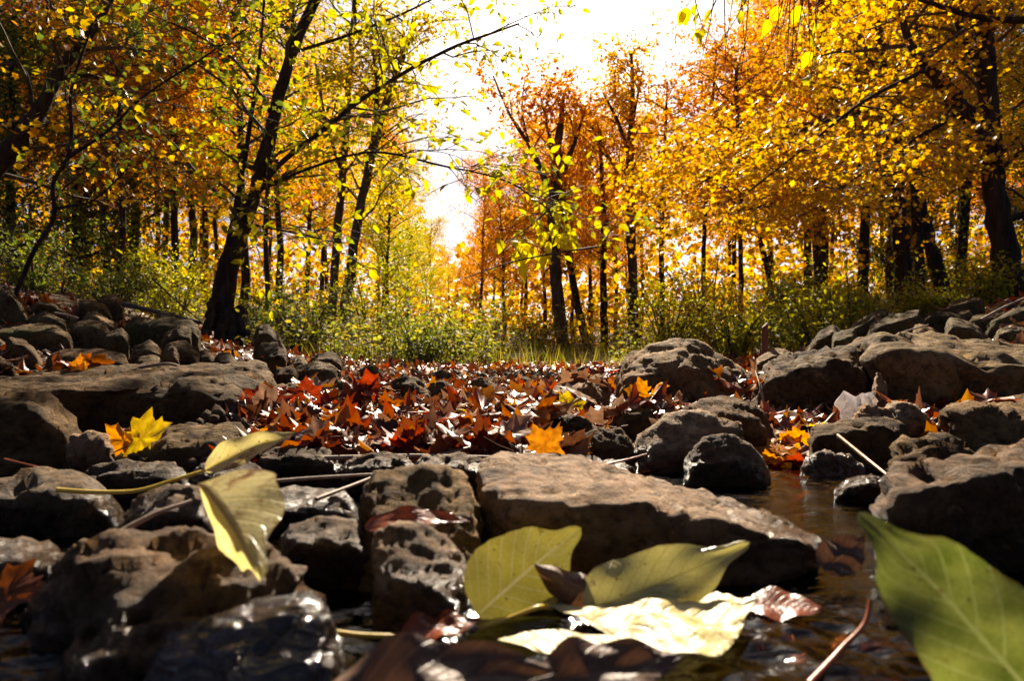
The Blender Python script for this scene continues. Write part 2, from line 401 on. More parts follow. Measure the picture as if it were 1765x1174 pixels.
def build_water():
    xs = np.concatenate([np.linspace(-1.6, -0.62, 30)[:-1], np.linspace(-0.62, 0.75, 340), np.linspace(0.75, 1.6, 30)[1:]])
    ys = np.concatenate([np.linspace(-2.0, 0.2, 24)[:-1], np.linspace(0.2, 1.3, 300), np.linspace(1.3, 1.7, 12)[1:]])
    X, Y = np.meshgrid(xs, ys)
    v = np.stack([X, Y, np.zeros_like(X)], -1).reshape(-1, 3)
    # riffle strength: livelier where the stream breaks over stones in front, calmer in the pool behind
    for k in range(len(v)):
        x, y, _ = v[k]
        if 0.15 < y < 1.4 and -0.7 < x < 0.8:
            rough = 0.4 + 1.1 * math.exp(-((y - 0.36) / 0.09) ** 2) + 0.5 * math.exp(-((y - 0.95) / 0.1) ** 2)
            p = Vector((x * 26 + 3, y * 40, 0.3))
            z = 0.0026 * noise.noise(p) + 0.0014 * noise.noise(p * 2.3 + Vector((5, 1, 2))) + 0.0006 * noise.noise(p * 5.1)
            v[k, 2] = z * rough * 1.25
    nx, ny = len(xs), len(ys)
    i = np.arange(nx * ny).reshape(ny, nx)
    q = np.stack([i[:-1, :-1], i[:-1, 1:], i[1:, 1:], i[1:, :-1]], -1).reshape(-1, 4)
    m, n, out = new_mat('stream_water')
    L = n.links.new
    ge = n.nodes.new('ShaderNodeNewGeometry')
    mp = N(n, 'ShaderNodeMapping'); mp.inputs['Scale'].default_value = (1.0, 1.9, 1.0); L(ge.outputs['Position'], mp.inputs['Vector'])
    nz = N(n, 'ShaderNodeTexNoise', i_Scale=70.0, i_Detail=3.0); L(mp.outputs[0], nz.inputs['Vector'])
    bp = N(n, 'ShaderNodeBump', i_Strength=0.35, i_Distance=0.004); L(nz.outputs[0], bp.inputs['Height'])
    fr = N(n, 'ShaderNodeFresnel', i_IOR=1.33); L(bp.outputs[0], fr.inputs['Normal'])
    gl = N(n, 'ShaderNodeBsdfGlossy', i_Roughness=0.08); L(bp.outputs[0], gl.inputs['Normal'])
    tr = n.nodes.new('ShaderNodeBsdfTransparent'); tr.inputs[0].default_value = (0.28, 0.15, 0.055, 1)
    mx = n.nodes.new('ShaderNodeMixShader'); L(fr.outputs[0], mx.inputs[0]); L(tr.outputs[0], mx.inputs[1]); L(gl.outputs[0], mx.inputs[2])
    L(mx.outputs[0], out.inputs[0])
    o = link('water', mesh_np('water', v, q, m, smooth=True))
    tag(o, 'shallow brown stream water rippling between the rocks', kind='structure')


build_water()

# ------------------------------------------------------------------ rocks
BV, BF = list(map(Vector, gv)), [tuple(int(a) for a in r) for r in gq]     # surfaces that leaves can lie on


def hull_rock(name, pts, label, cat, mat, group=None, res=26, rnd=2, amp=0.035, seed=0, fine=1.0):
    """solid stone: convex hull of its corner points, refined, edges worn, surface broken up"""
    pts = [Vector(p) for p in pts]
    c = sum(pts, Vector()) / len(pts)
    bm = bmesh.new()
    for p in pts: bm.verts.new(p - c)
    r = bmesh.ops.convex_hull(bm, input=bm.verts)
    bmesh.ops.delete(bm, geom=list({e for e in r['geom_interior'] + r['geom_unused'] if isinstance(e, bmesh.types.BMVert)}), context='VERTS')
    off = len(BV)
    bm.verts.ensure_lookup_table()
    for i, v_ in enumerate(bm.verts): v_.index = i
    BV.extend(v_.co + c for v_ in bm.verts)
    BF.extend(tuple(off + v_.index for v_ in f.verts) for f in bm.faces)
    size = max((a.co - b.co).length for a in bm.verts for b in bm.verts)
    el = size / res
    for _ in range(8):
        long_e = [e for e in bm.edges if e.calc_length() > el * 1.35]
        if not long_e: break
        bmesh.ops.subdivide_edges(bm, edges=long_e, cuts=1)
        bmesh.ops.triangulate(bm, faces=[f for f in bm.faces if len(f.verts) > 3])
    lo0 = Vector([min(v_.co[k] for v_ in bm.verts) for k in range(3)]); hi0 = Vector([max(v_.co[k] for v_ in bm.verts) for k in range(3)])
    for _ in range(rnd):
        bmesh.ops.smooth_vert(bm, verts=bm.verts, factor=0.6, use_axis_x=True, use_axis_y=True, use_axis_z=True)
    lo1 = Vector([min(v_.co[k] for v_ in bm.verts) for k in range(3)]); hi1 = Vector([max(v_.co[k] for v_ in bm.verts) for k in range(3)])
    for v_ in bm.verts:      # keep the full size after the edges have been worn round
        for k in range(3): v_.co[k] = lo0[k] + (v_.co[k] - lo1[k]) * (hi0[k] - lo0[k]) / max(1e-6, hi1[k] - lo1[k])
    bm.normal_update()
    sv = Vector((seed * 3.7, seed * 1.3, seed * 5.1))
    k1, k2, k3 = 2.2 / size, 6.0 / size, 17.0 / size
    tilt = Matrix.Rotation(0.3 + 0.2 * math.sin(seed), 3, 'X') @ Matrix.Rotation(0.25 * math.cos(seed * 2), 3, 'Y')
    for v_ in bm.verts:
        q = tilt @ v_.co
        qs = Vector((q.x, q.y, q.z * 3.2))
        d = 0.7 * noise.fractal(q * k1 + sv, 1.0, 2.0, 3)
        rdg = 1.0 - abs(noise.noise(qs * k2 + sv)) * 2.0
        d += 0.55 * (rdg * abs(rdg)) + 0.55 * noise.fractal(qs * k2 * 1.4 - sv, 0.9, 2.1, 3)
        d += 0.3 * fine * noise.fractal(q * k3 + sv, 0.8, 2.2, 4)
        pit = noise.noise(q * k3 * 0.6 - sv)
        if pit > 0.2: d -= 2.4 * (pit - 0.2) * fine
        vd = noise.voronoi(qs * k2 * 0.8 + sv)[0]
        crk = vd[1] - vd[0]
        d += -0.9 * max(0.0, 0.09 - crk) / 0.09 + 0.25 * min(0.4, crk) + 0.4 * abs(noise.noise(qs * k3 * 1.5 + sv))
        v_.co += v_.normal * (d * amp * size * 0.75)
    for f in bm.faces: f.smooth = True
    me = bpy.data.meshes.new(name)
    bm.to_mesh(me); bm.free()
    o = link(name, me, None, mat)
    o.location = c
    tag(o, label, cat, group)
    return o


def rock(name, crest, d, thick, label, base=None, ff=0.7, mat='rock', group=None, res=22, rnd=1, amp=0.03, seed=0, cat='rock', lean=0.0, back=0.6):
    """stone from the crest line seen in the photograph (left to right), its distance and its thickness"""
    pts = []
    n = len(crest)
    mx = sum(p[0] for p in crest) / n
    for px, py in crest:
        b = base if base is not None else float(g(d * (px - CX) / F, d)) - 0.03
        pc = P(px, py, d + thick * 0.42)
        pts.append(pc)
        pf = P(mx + (px - mx) * 0.94, py, d + thick * 0.06)
        pf.z = b + (pc.z - b) * ff
        pts.append(pf)
        pb_ = P(mx + (px - mx) * 0.8, py, d + thick); pb_.z = b + (pc.z - b) * back
        pts.append(pb_)
        q = P(mx + (px - mx) * 0.98, py, d - lean * thick); q.z = b; pts.append(q)
        q = P(mx + (px - mx) * 0.8, py, d + thick); q.z = b; pts.append(q)
    return hull_rock(name, pts, label, cat, M[mat], group, res, rnd, amp, seed)


def slab_pts(front_top, back_top, front_bot):
    pts = [P(*p) for p in front_top + back_top + front_bot]
    for p in back_top:
        q = P(*p); q.z -= 0.1; q.y += 0.02; pts.append(q)
    return pts


# the stones of the creek bed, one by one
hull_rock('slab_rock', slab_pts(
    [(-60, 690, 1.22), (70, 684, 1.2), (240, 664, 1.22), (372, 659, 1.28), (398, 692, 1.24)],
    [(-40, 668, 1.75), (40, 650, 1.8), (218, 635, 1.85), (409, 625, 1.85), (458, 627, 1.8), (471, 648, 1.6), (464, 672, 1.52)],
    [(-60, 770, 1.2), (200, 765, 1.22), (396, 745, 1.25), (462, 722, 1.45)]),
    'long flat brown slab with a sunlit broken end below the forked tree', 'rock', M['rock'], res=46, rnd=2, amp=0.022, seed=1)
rock('boulder', [(-120, 720), (-30, 676), (0, 672), (48, 668), (78, 681), (136, 741), (140, 790)], 0.92, 0.3,
     'dark angular boulder cut by the photo edge in front of the long slab', base=-0.05, ff=0.8, res=34, seed=2, amp=0.03)
rock('stone', [(118, 770), (128, 750), (160, 745), (188, 755), (196, 785)], 0.86, 0.06,
     'small pinkish brown stone below the yellow maple leaf', base=0.0, ff=0.75, mat='rock_c', res=18, seed=3, amp=0.05)
rock('stone', [(205, 800), (222, 776), (262, 745), (296, 733), (358, 730), (410, 738), (438, 756), (446, 800)], 0.88, 0.22,
     'dark rounded stone with a bright top edge behind the pale curled leaf', base=-0.05, ff=0.78, res=30, seed=4, amp=0.03)
hull_rock('block_rock', slab_pts(
    [(440, 700, 1.36), (470, 690, 1.36), (540, 688, 1.36), (554, 690, 1.38)],
    [(462, 668, 1.62), (500, 662, 1.65), (538, 665, 1.65), (552, 680, 1.6)],
    [(440, 760, 1.35), (500, 760, 1.35), (556, 748, 1.36)]),
    'squared dark block at the sunlit end of the long slab', 'rock', M['rock'], res=26, rnd=2, amp=0.03, seed=5)
rock('stone', [(552, 730), (560, 698), (600, 682), (640, 677), (668, 680), (703, 718), (706, 748)], 1.2, 0.22,
     'smooth rounded grey brown stone among leaves beside the squared block', ff=0.72, base=-0.02, res=30, rnd=5, seed=6, amp=0.02)
rock('stone', [(662, 672), (678, 655), (699, 644), (722, 656), (742, 674)], 1.85, 0.16,
     'dark wedge shaped stone poking out of the leaf drift', ff=0.7, res=22, seed=7)
rock('stone', [(575, 668), (585, 655), (602, 646), (630, 654), (655, 675)], 1.75, 0.18,
     'low flat grey stone behind the smooth rounded one', ff=0.6, res=22, seed=8)
hull_rock('stone', slab_pts(
    [(938, 686, 1.6), (1002, 672, 1.6), (1008, 690, 1.6)],
    [(972, 658, 1.85), (1033, 647, 1.85), (1047, 654, 1.82), (1050, 684, 1.72)],
    [(944, 700, 1.6), (1008, 706, 1.6), (1050, 700, 1.7)]),
    'pale grey tilted stone in the leaves just left of the large boulder', 'rock', M['rock_l'], res=26, rnd=2, amp=0.03, seed=9)
rock('large_boulder', [(1062, 676), (1066, 640), (1082, 608), (1112, 604), (1150, 586), (1180, 579), (1232, 606), (1290, 645), (1312, 692)], 1.78, 0.5,
     'large grey boulder with a rounded peak at the end of the leaf drift', ff=0.62, base=-0.02, mat='rock_l', res=46, seed=10, amp=0.017)
rock('stone', [(884, 766), (893, 744), (915, 724), (972, 709), (1000, 713), (1034, 742)], 1.02, 0.16,
     'dark low stone topped with red and orange leaves beside the small round one', base=-0.03, ff=0.86, res=26, seed=11)
rock('stone', [(1002, 775), (1006, 748), (1026, 737), (1070, 739), (1088, 760), (1093, 782)], 0.95, 0.1,
     'small round brown stone at the edge of the pool', base=-0.03, ff=0.75, mat='rock', res=24, rnd=2, seed=12)
rock('stone', [(1054, 730), (1060, 714), (1076, 706), (1125, 696), (1160, 700), (1172, 730)], 1.3, 0.16,
     'half hidden dark stone between the large boulder and the pale ones', base=-0.01, ff=0.8, res=22, seed=13)
rock('stone', [(1170, 770), (1180, 706), (1209, 684), (1250, 684), (1294, 692), (1316, 714), (1330, 760), (1334, 790)], 1.04, 0.26,
     'big humped brown stone at the head of the pool', base=-0.06, ff=0.82, mat='rock', res=34, rnd=2, seed=14, amp=0.025)
rock('stone', [(1092, 775), (1100, 752), (1148, 716), (1200, 711), (1250, 720), (1278, 734), (1286, 765)], 0.93, 0.17,
     'pale flat topped stone leaning on the humped stone', base=-0.05, ff=0.6, mat='rock_c', res=32, rnd=2, seed=15, amp=0.025)
rock('stone', [(1178, 795), (1192, 774), (1216, 752), (1257, 748), (1294, 767), (1318, 796), (1326, 812)], 0.83, 0.11,
     'low dark wet stone standing in the pool water', base=-0.05, ff=0.7, mat='rock_w', res=30, rnd=2, seed=16, amp=0.018)
rock('boulder', [(1306, 668), (1310, 650), (1336, 624), (1364, 612), (1418, 601), (1468, 597), (1494, 624), (1498, 650)], 1.65, 0.5,
     'brown wedge shaped boulder behind the crumpled plastic bag', base=0.0, ff=0.72, mat='rock', res=40, seed=17, amp=0.028)
hull_rock('slab_rock', slab_pts(
    [(1500, 600, 1.7), (1530, 622, 1.62), (1640, 628, 1.6), (1800, 640, 1.58), (1960, 650, 1.6)],
    [(1506, 590, 1.9), (1525, 584, 2.1), (1576, 581, 2.2), (1700, 591, 2.25), (1960, 622, 2.2)],
    [(1518, 690, 1.66), (1560, 705, 1.62), (1800, 702, 1.58), (1960, 710, 1.6), (1506, 640, 1.74)]),
    'broad pale topped slab jutting over the block on the rocky bank', 'rock', M['rock_l'], res=50, rnd=2, amp=0.026, seed=18)
hull_rock('block_rock', slab_pts(
    [(1632, 716, 1.15), (1704, 712, 1.12), (1712, 770, 1.1), (1790, 730, 1.1)],
    [(1640, 697, 1.4), (1700, 688, 1.45), (1790, 684, 1.45), (1860, 684, 1.4)],
    [(1640, 800, 1.14), (1716, 812, 1.1), (1790, 812, 1.12), (1860, 780, 1.2)]),
    'squared block with one sunlit face below the broad slab', 'rock', M['rock_l'], res=34, rnd=2, amp=0.028, seed=19)
rock('stone', [(1396, 775), (1399, 742), (1408, 733), (1450, 731), (1492, 722), (1526, 719), (1556, 731), (1566, 770)], 0.98, 0.16,
     'dark saddle shaped stone in front of the plastic bag', base=-0.05, ff=0.9, mat='rock', res=32, rnd=2, seed=20, amp=0.022)
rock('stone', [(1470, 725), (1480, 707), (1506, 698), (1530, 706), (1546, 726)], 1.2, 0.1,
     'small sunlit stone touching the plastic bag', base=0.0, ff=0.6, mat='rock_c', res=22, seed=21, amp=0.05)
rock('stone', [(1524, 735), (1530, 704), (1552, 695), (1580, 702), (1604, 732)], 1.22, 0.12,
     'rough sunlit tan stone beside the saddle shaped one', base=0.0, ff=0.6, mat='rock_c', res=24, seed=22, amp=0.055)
rock('stone', [(1536, 815), (1542, 770), (1558, 755), (1608, 753), (1650, 758), (1680, 790)], 0.72, 0.14,
     'brown pitted stone behind the near boulder at the pool edge', base=-0.05, ff=0.8, mat='rock', res=28, seed=23, amp=0.035)
rock('boulder', [(1510, 905), (1518, 852), (1548, 806), (1612, 790), (1665, 786), (1720, 770), (1800, 762), (1860, 800)], 0.5, 0.2,
     'near brown boulder with a pale ridge, above the large green leaf', base=-0.06, ff=0.9, mat='rock_w', res=44, seed=24, amp=0.026)
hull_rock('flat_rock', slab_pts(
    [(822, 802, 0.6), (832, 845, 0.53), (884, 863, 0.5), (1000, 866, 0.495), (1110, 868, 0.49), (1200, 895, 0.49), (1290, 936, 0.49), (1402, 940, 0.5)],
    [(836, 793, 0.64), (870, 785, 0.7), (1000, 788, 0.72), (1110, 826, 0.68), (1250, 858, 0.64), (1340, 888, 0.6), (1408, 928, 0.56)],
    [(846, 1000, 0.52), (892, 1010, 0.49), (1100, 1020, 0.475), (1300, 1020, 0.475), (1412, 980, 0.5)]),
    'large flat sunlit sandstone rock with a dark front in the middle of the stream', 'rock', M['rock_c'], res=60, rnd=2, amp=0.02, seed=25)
rock('stone', [(622, 880), (628, 850), (648, 815), (690, 812), (727, 814), (757, 805), (806, 824), (826, 880)], 0.455, 0.2,
     'pitted grey stone left of the flat sandstone rock, above the red wet leaf', base=-0.02, ff=0.56, mat='rock_l', res=40, rnd=2, seed=26, amp=0.022)
rock('stone', [(643, 950), (650, 918), (690, 898), (730, 905), (760, 922), (800, 962), (806, 1000)], 0.385, 0.14,
     'ochre stained stone standing in dark water under the red wet leaf', base=-0.05, ff=0.72, mat='rock_c', res=36, rnd=2, seed=27, amp=0.017)
rock('boulder', [(40, 1080), (70, 1040), (105, 985), (150, 942), (200, 922), (320, 916), (400, 928), (468, 948), (520, 985), (536, 1020)], 0.305, 0.23,
     'near wet brown boulder under the pale hanging leaf', base=-0.06, ff=0.6, mat='rock_w', res=50, rnd=2, seed=28, amp=0.026)
rock('stone', [(170, 1200), (240, 1125), (300, 1096), (400, 1068), (480, 1048), (545, 1034), (565, 1075), (590, 1140)], 0.265, 0.16,
     'dark stone with a film of water sliding over it at the bottom', base=-0.03, ff=0.3, mat='film', res=50, rnd=9, seed=29, amp=0.014)
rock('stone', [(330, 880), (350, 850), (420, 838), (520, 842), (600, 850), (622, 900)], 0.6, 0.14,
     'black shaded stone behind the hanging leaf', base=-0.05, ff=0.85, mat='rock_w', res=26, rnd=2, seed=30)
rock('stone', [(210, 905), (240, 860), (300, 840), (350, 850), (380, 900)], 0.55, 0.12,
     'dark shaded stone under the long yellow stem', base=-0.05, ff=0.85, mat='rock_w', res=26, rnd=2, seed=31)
rock('stone', [(1380, 812), (1392, 790), (1420, 778), (1460, 787), (1490, 805)], 0.9, 0.08,
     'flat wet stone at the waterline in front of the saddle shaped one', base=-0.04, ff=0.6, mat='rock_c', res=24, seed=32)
rock('stone', [(1500, 720), (1505, 665), (1512, 640), (1526, 660), (1530, 720)], 1.5, 0.14,
     'sunlit sliver of stone in the gap between wedge boulder and broad slab', base=0.0, ff=0.6, mat='rock_c', res=22, seed=33)

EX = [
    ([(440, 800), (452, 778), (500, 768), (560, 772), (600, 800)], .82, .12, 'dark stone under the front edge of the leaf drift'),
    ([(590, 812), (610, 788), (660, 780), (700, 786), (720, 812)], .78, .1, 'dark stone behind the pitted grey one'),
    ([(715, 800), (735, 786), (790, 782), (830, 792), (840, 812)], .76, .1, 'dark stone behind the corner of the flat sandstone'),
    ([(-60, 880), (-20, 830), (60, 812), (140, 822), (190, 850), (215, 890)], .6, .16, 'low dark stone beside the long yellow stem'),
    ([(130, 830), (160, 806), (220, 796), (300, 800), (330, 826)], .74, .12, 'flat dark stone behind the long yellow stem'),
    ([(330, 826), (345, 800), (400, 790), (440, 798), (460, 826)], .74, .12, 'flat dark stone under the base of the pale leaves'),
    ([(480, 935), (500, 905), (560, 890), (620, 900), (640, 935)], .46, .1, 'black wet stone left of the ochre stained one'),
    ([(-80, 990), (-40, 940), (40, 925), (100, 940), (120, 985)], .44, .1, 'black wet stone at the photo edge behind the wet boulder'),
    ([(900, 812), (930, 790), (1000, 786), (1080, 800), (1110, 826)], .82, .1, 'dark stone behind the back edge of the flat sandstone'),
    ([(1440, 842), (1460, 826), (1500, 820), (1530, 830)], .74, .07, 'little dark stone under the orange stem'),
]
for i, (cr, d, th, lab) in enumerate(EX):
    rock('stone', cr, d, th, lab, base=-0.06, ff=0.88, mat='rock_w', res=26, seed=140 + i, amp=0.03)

# rocky bank, right side (crest line, distance, thickness)
RB = [
    ([(1302, 640), (1304, 618), (1330, 602), (1350, 600), (1372, 612)], 2.5, .3, 'tan rounded stone at the foot of the short brown stake', 'rock_l'),
    ([(1326, 640), (1345, 616), (1360, 606), (1372, 628)], 2.35, .2, 'thin upright stone edge leaning on the wedge boulder', 'rock_o'),
    ([(1388, 605), (1410, 575), (1437, 560), (1450, 572), (1470, 600)], 2.9, .35, 'pointed olive stone rising out of the yellow weeds', 'rock_o'),
    ([(1434, 590), (1437, 575), (1452, 569), (1472, 567), (1481, 590)], 2.7, .25, 'squarish small stone resting against the pointed olive one', 'rock_o'),
    ([(1455, 570), (1480, 553), (1512, 533), (1528, 532), (1540, 575)], 3.4, .45, 'slanting olive stone at the top edge of the weeds', 'rock_o'),
    ([(1510, 545), (1516, 541), (1521, 560)], 3.2, .12, 'narrow stone chip beside the long block', 'rock_l'),
    ([(1497, 580), (1502, 562), (1516, 552), (1560, 537), (1585, 534), (1592, 560), (1580, 580)], 2.9, .45, 'long squared block above the pale topped slab', 'rock_o'),
    ([(1455, 600), (1480, 583), (1505, 580), (1512, 602)], 2.45, .3, 'low dark stone wedged behind the wedge boulder', 'rock'),
    ([(1592, 548), (1606, 536), (1640, 540), (1668, 552), (1660, 575)], 3.3, .4, 'dark brown stone leaning behind the triangular one', 'rock'),
    ([(1572, 590), (1576, 562), (1590, 557), (1612, 570), (1632, 590)], 2.6, .3, 'triangular stone with a pale crack on the bank', 'rock_l'),
    ([(1628, 600), (1632, 556), (1641, 549), (1680, 556), (1705, 585), (1710, 605)], 2.5, .4, 'upright flat faced stone behind the pale topped slab', 'rock_o'),
    ([(1618, 536), (1650, 522), (1690, 516), (1700, 545)], 4.0, .5, 'round backed stone at the top of the bank', 'rock'),
    ([(1643, 545), (1655, 538), (1672, 534), (1680, 548)], 3.7, .2, 'small pale stone set against the round backed one', 'rock_l'),
    ([(1668, 558), (1680, 545), (1715, 542), (1730, 558)], 3.0, .3, 'flat stone carrying two red leaves', 'rock_l'),
    ([(1700, 572), (1712, 550), (1750, 532), (1790, 530), (1800, 570)], 2.8, .5, 'large olive stone cut by the photo edge near the top', 'rock_o'),
    ([(1710, 600), (1725, 566), (1760, 560), (1800, 570), (1800, 610)], 2.45, .4, 'knobbly brown stone below the large olive one', 'rock_o'),
    ([(1705, 600), (1712, 588), (1725, 584), (1740, 592), (1742, 604)], 2.3, .12, 'little rounded stone sitting on the pale topped slab', 'rock_l'),
    ([(1738, 606), (1750, 592), (1790, 584), (1820, 600)], 2.3, .2, 'pale flat stone behind the slab at the photo edge', 'rock_l'),
    ([(1706, 540), (1720, 528), (1745, 522), (1760, 535)], 3.9, .3, 'dark stone under the ivy covered trunk', 'rock'),
    ([(1752, 540), (1760, 518), (1790, 510), (1810, 530)], 3.5, .3, 'grey stone at the upper edge of the photo side', 'rock_l'),
]
for i, (cr, d, th, lab, mt) in enumerate(RB):
    rock('bank_rock', cr, d, th, lab, ff=0.8, mat=mt, res=26, rnd=1, seed=40 + i, amp=0.016, group='stones heaped on the bank beside the pool')

LB = [
    ([(-40, 560), (0, 500), (15, 498), (32, 520), (48, 545), (45, 565)], 3.0, .5, 'tall mossy boulder at the photo edge on the shaded bank', 'rock_o'),
    ([(45, 562), (52, 548), (80, 538), (112, 552), (115, 565)], 2.9, .35, 'mossy ridged stone beside the tall boulder', 'rock_o'),
    ([(55, 530), (65, 520), (90, 524), (118, 545)], 3.4, .3, 'thin mossy ledge stone on the shaded bank', 'rock_o'),
    ([(-30, 590), (0, 570), (40, 562), (90, 560), (118, 572), (124, 590)], 2.55, .4, 'long dark ledge stone with a lit corner', 'rock_o'),
    ([(10, 600), (14, 580), (38, 584), (60, 604), (72, 630)], 2.2, .3, 'dark slanting stone above the pile of orange leaves', 'rock'),
    ([(122, 580), (124, 560), (150, 553), (178, 554), (188, 572)], 2.75, .3, 'stone with one pale triangular face', 'rock_l'),
    ([(140, 555), (150, 540), (162, 536), (196, 556)], 3.1, .25, 'narrow blade of stone with a pale lit edge', 'rock_l'),
    ([(135, 535), (138, 520), (160, 516), (180, 528), (192, 545)], 3.5, .35, 'black rounded stone high on the shaded bank', 'rock'),
    ([(168, 528), (172, 512), (200, 508), (212, 526)], 3.9, .35, 'dark stone under the weeds on the shaded bank', 'rock'),
    ([(175, 590), (182, 574), (210, 566), (222, 580)], 2.65, .25, 'rough mossy stone with pale flecks', 'rock_o'),
    ([(215, 572), (220, 558), (235, 546), (250, 552), (262, 572)], 3.0, .3, 'cracked olive stone beside the fallen pole', 'rock_o'),
    ([(245, 560), (255, 552), (285, 548), (330, 552), (345, 570), (340, 585)], 2.9, .4, 'broad flat ledge at the foot of the forked tree', 'rock_o'),
    ([(275, 590), (285, 572), (312, 562), (328, 566), (330, 585)], 2.6, .25, 'stone with a small pale chipped corner', 'rock_o'),
    ([(270, 548), (276, 538), (300, 538), (304, 550)], 3.2, .2, 'little pale topped stone near the forked tree', 'rock_l'),
    ([(225, 615), (232, 598), (258, 586), (276, 600), (280, 622)], 2.2, .25, 'dark round stone above the long slab', 'rock'),
    ([(280, 612), (290, 592), (320, 588), (338, 604), (345, 620)], 2.15, .25, 'stone with a curved bright rim above the long slab', 'rock'),
    ([(282, 625), (288, 604), (300, 598), (308, 608), (310, 628)], 2.0, .15, 'small upright dark stone with a thin lit edge', 'rock'),
    ([(340, 618), (345, 604), (362, 602), (372, 620)], 2.2, .2, 'little dark stone at the tree root', 'rock'),
    ([(368, 625), (375, 610), (395, 608), (410, 624)], 2.15, .2, 'low dark stone behind the far edge of the slab', 'rock'),
    ([(75, 640), (85, 614), (120, 603), (180, 604), (215, 612), (222, 632)], 1.95, .3, 'dark flat stone behind the upright orange leaf', 'rock'),
    ([(228, 635), (238, 616), (262, 612), (285, 622)], 1.95, .2, 'brown stone with orange leaves on its side', 'rock'),
    ([(-30, 640), (0, 620), (22, 626), (26, 642)], 1.9, .2, 'dark stone at the photo edge behind orange leaves', 'rock_o'),
    ([(438, 580), (445, 562), (462, 560), (478, 575), (492, 600)], 3.0, .35, 'olive boulder just beyond the forked tree', 'rock_o'),
    ([(446, 604), (450, 592), (478, 590), (482, 604)], 2.6, .2, 'small flat olive stone beyond the forked tree', 'rock_o'),
    ([(450, 626), (462, 604), (480, 598), (494, 606), (494, 628)], 2.4, .22, 'rounded dark stone beside the forked tree roots', 'rock'),
    ([(492, 632), (500, 618), (520, 612), (530, 626)], 2.4, .2, 'stone with red leaves beside the water trickle', 'rock_l'),
    ([(500, 650), (512, 632), (545, 622), (575, 628), (585, 644)], 2.05, .2, 'flat wet stone shining beside the leaf drift', 'rock_l'),
    ([(535, 620), (548, 610), (575, 608), (590, 622)], 2.7, .25, 'grey stone at the edge of the weeds', 'rock'),
    ([(470, 648), (480, 634), (505, 630), (515, 648)], 2.0, .15, 'small stone beside the end of the slab', 'rock'),
]
for i, (cr, d, th, lab, mt) in enumerate(LB):
    rock('bank_rock', cr, d, th, lab, ff=0.8, mat=mt, res=26, rnd=1, seed=70 + i, amp=0.016, group='stones on the shaded bank under the forked tree')

SM = [(760, 668, 1.9), (830, 662, 2.2), (880, 690, 1.5), (790, 712, 1.3), (835, 735, 1.12), (720, 745, 1.12), (905, 660, 2.3), (760, 650, 2.8), (640, 640, 2.8), (1010, 642, 2.9)]
for i, (px, py, d) in enumerate(SM):
    wpx = random.uniform(24, 44)
    rock('cobble', [(px - wpx, py + 10), (px - wpx * .6, py - 6), (px, py - 12), (px + wpx * .6, py - 4), (px + wpx, py + 10)], d, 0.1,
         'dark cobble half buried in the drift of fallen leaves', mat='rock', res=16, seed=110 + i, group='cobbles under the leaf drift')

BVH = BVHTree.FromPolygons(BV, BF)


def surf(x, y):
    h = BVH.ray_cast(Vector((x, y, 3.0)), Vector((0, 0, -1)))
    if h[0] is None: return Vector((x, y, float(g(x, y)))), Vector((0, 0, 1))
    return h[0], (h[1] if h[1].z > 0 else -h[1])


def gravel():
    rng = np.random.default_rng(44)
    b_ = bmesh.new(); bmesh.ops.create_icosphere(b_, subdivisions=1, radius=1.0)
    bv = np.array([v_.co[:] for v_ in b_.verts]); bf = np.array([[v_.index for v_ in f.verts] for f in b_.faces]); b_.free()
    n = 6500
    y = rng.uniform(.25, 3.4, n); x = rng.uniform(-1, 1, n) * (0.55 + .62 * y)
    z = g(x, y)
    sz = rng.uniform(.004, .016, n) * (.6 + .4 * y)
    st = rng.uniform(.55, 1.3, (n, 1, 3)) * sz[:, None, None]
    jit = 1 + rng.normal(0, .13, (n, len(bv), 1))
    an = rng.uniform(0, 6.28, n); ca, sa = np.cos(an)[:, None], np.sin(an)[:, None]
    v = bv[None] * st * jit
    v = np.stack([v[..., 0] * ca - v[..., 1] * sa, v[..., 0] * sa + v[..., 1] * ca, v[..., 2]], -1) + np.stack([x, y, z + .003], -1)[:, None]
    f = bf[None] + (np.arange(n) * len(bv))[:, None, None]
    o = link('gravel', mesh_np('gravel', v.reshape(-1, 3), f.reshape(-1, 3), M['rock_w']))
    tag(o, 'small wet pebbles and grit bedding the larger stones of the creek', 'gravel', kind='stuff')


gravel()

# ------------------------------------------------------------------ wood: tubes
class Tubes:
    def __init__(s): s.v = []; s.f = []; s.n = 0

    def add(s, pts, rad, sides=6):
        pts = np.asarray(pts, float); rad = np.asarray(rad, float)
        k = len(pts)
        t = np.gradient(pts, axis=0); t /= np.linalg.norm(t, axis=1)[:, None] + 1e-9
        ref = np.array([0.0, 1.0, 0.0]) if abs(t[0, 1]) < 0.9 else np.array([1.0, 0, 0])
        a = np.cross(t, ref); a /= np.linalg.norm(a, axis=1)[:, None] + 1e-9
        b = np.cross(t, a)
        th = np.linspace(0, 2 * np.pi, sides, endpoint=False)
        ring = pts[:, None, :] + rad[:, None, None] * (np.cos(th)[None, :, None] * a[:, None, :] + np.sin(th)[None, :, None] * b[:, None, :])
        s.v.append(ring.reshape(-1, 3))
        i = np.arange(k * sides).reshape(k, sides) + s.n
        j = np.roll(i, -1, axis=1)
        s.f.append(np.stack([i[:-1], j[:-1], j[1:], i[1:]], -1).reshape(-1, 4))
        s.n += k * sides

    def mesh(s, name, mat, origin=(0, 0, 0)):
        return mesh_np(name, np.concatenate(s.v) - np.asarray(origin), np.concatenate(s.f), mat, smooth=True)


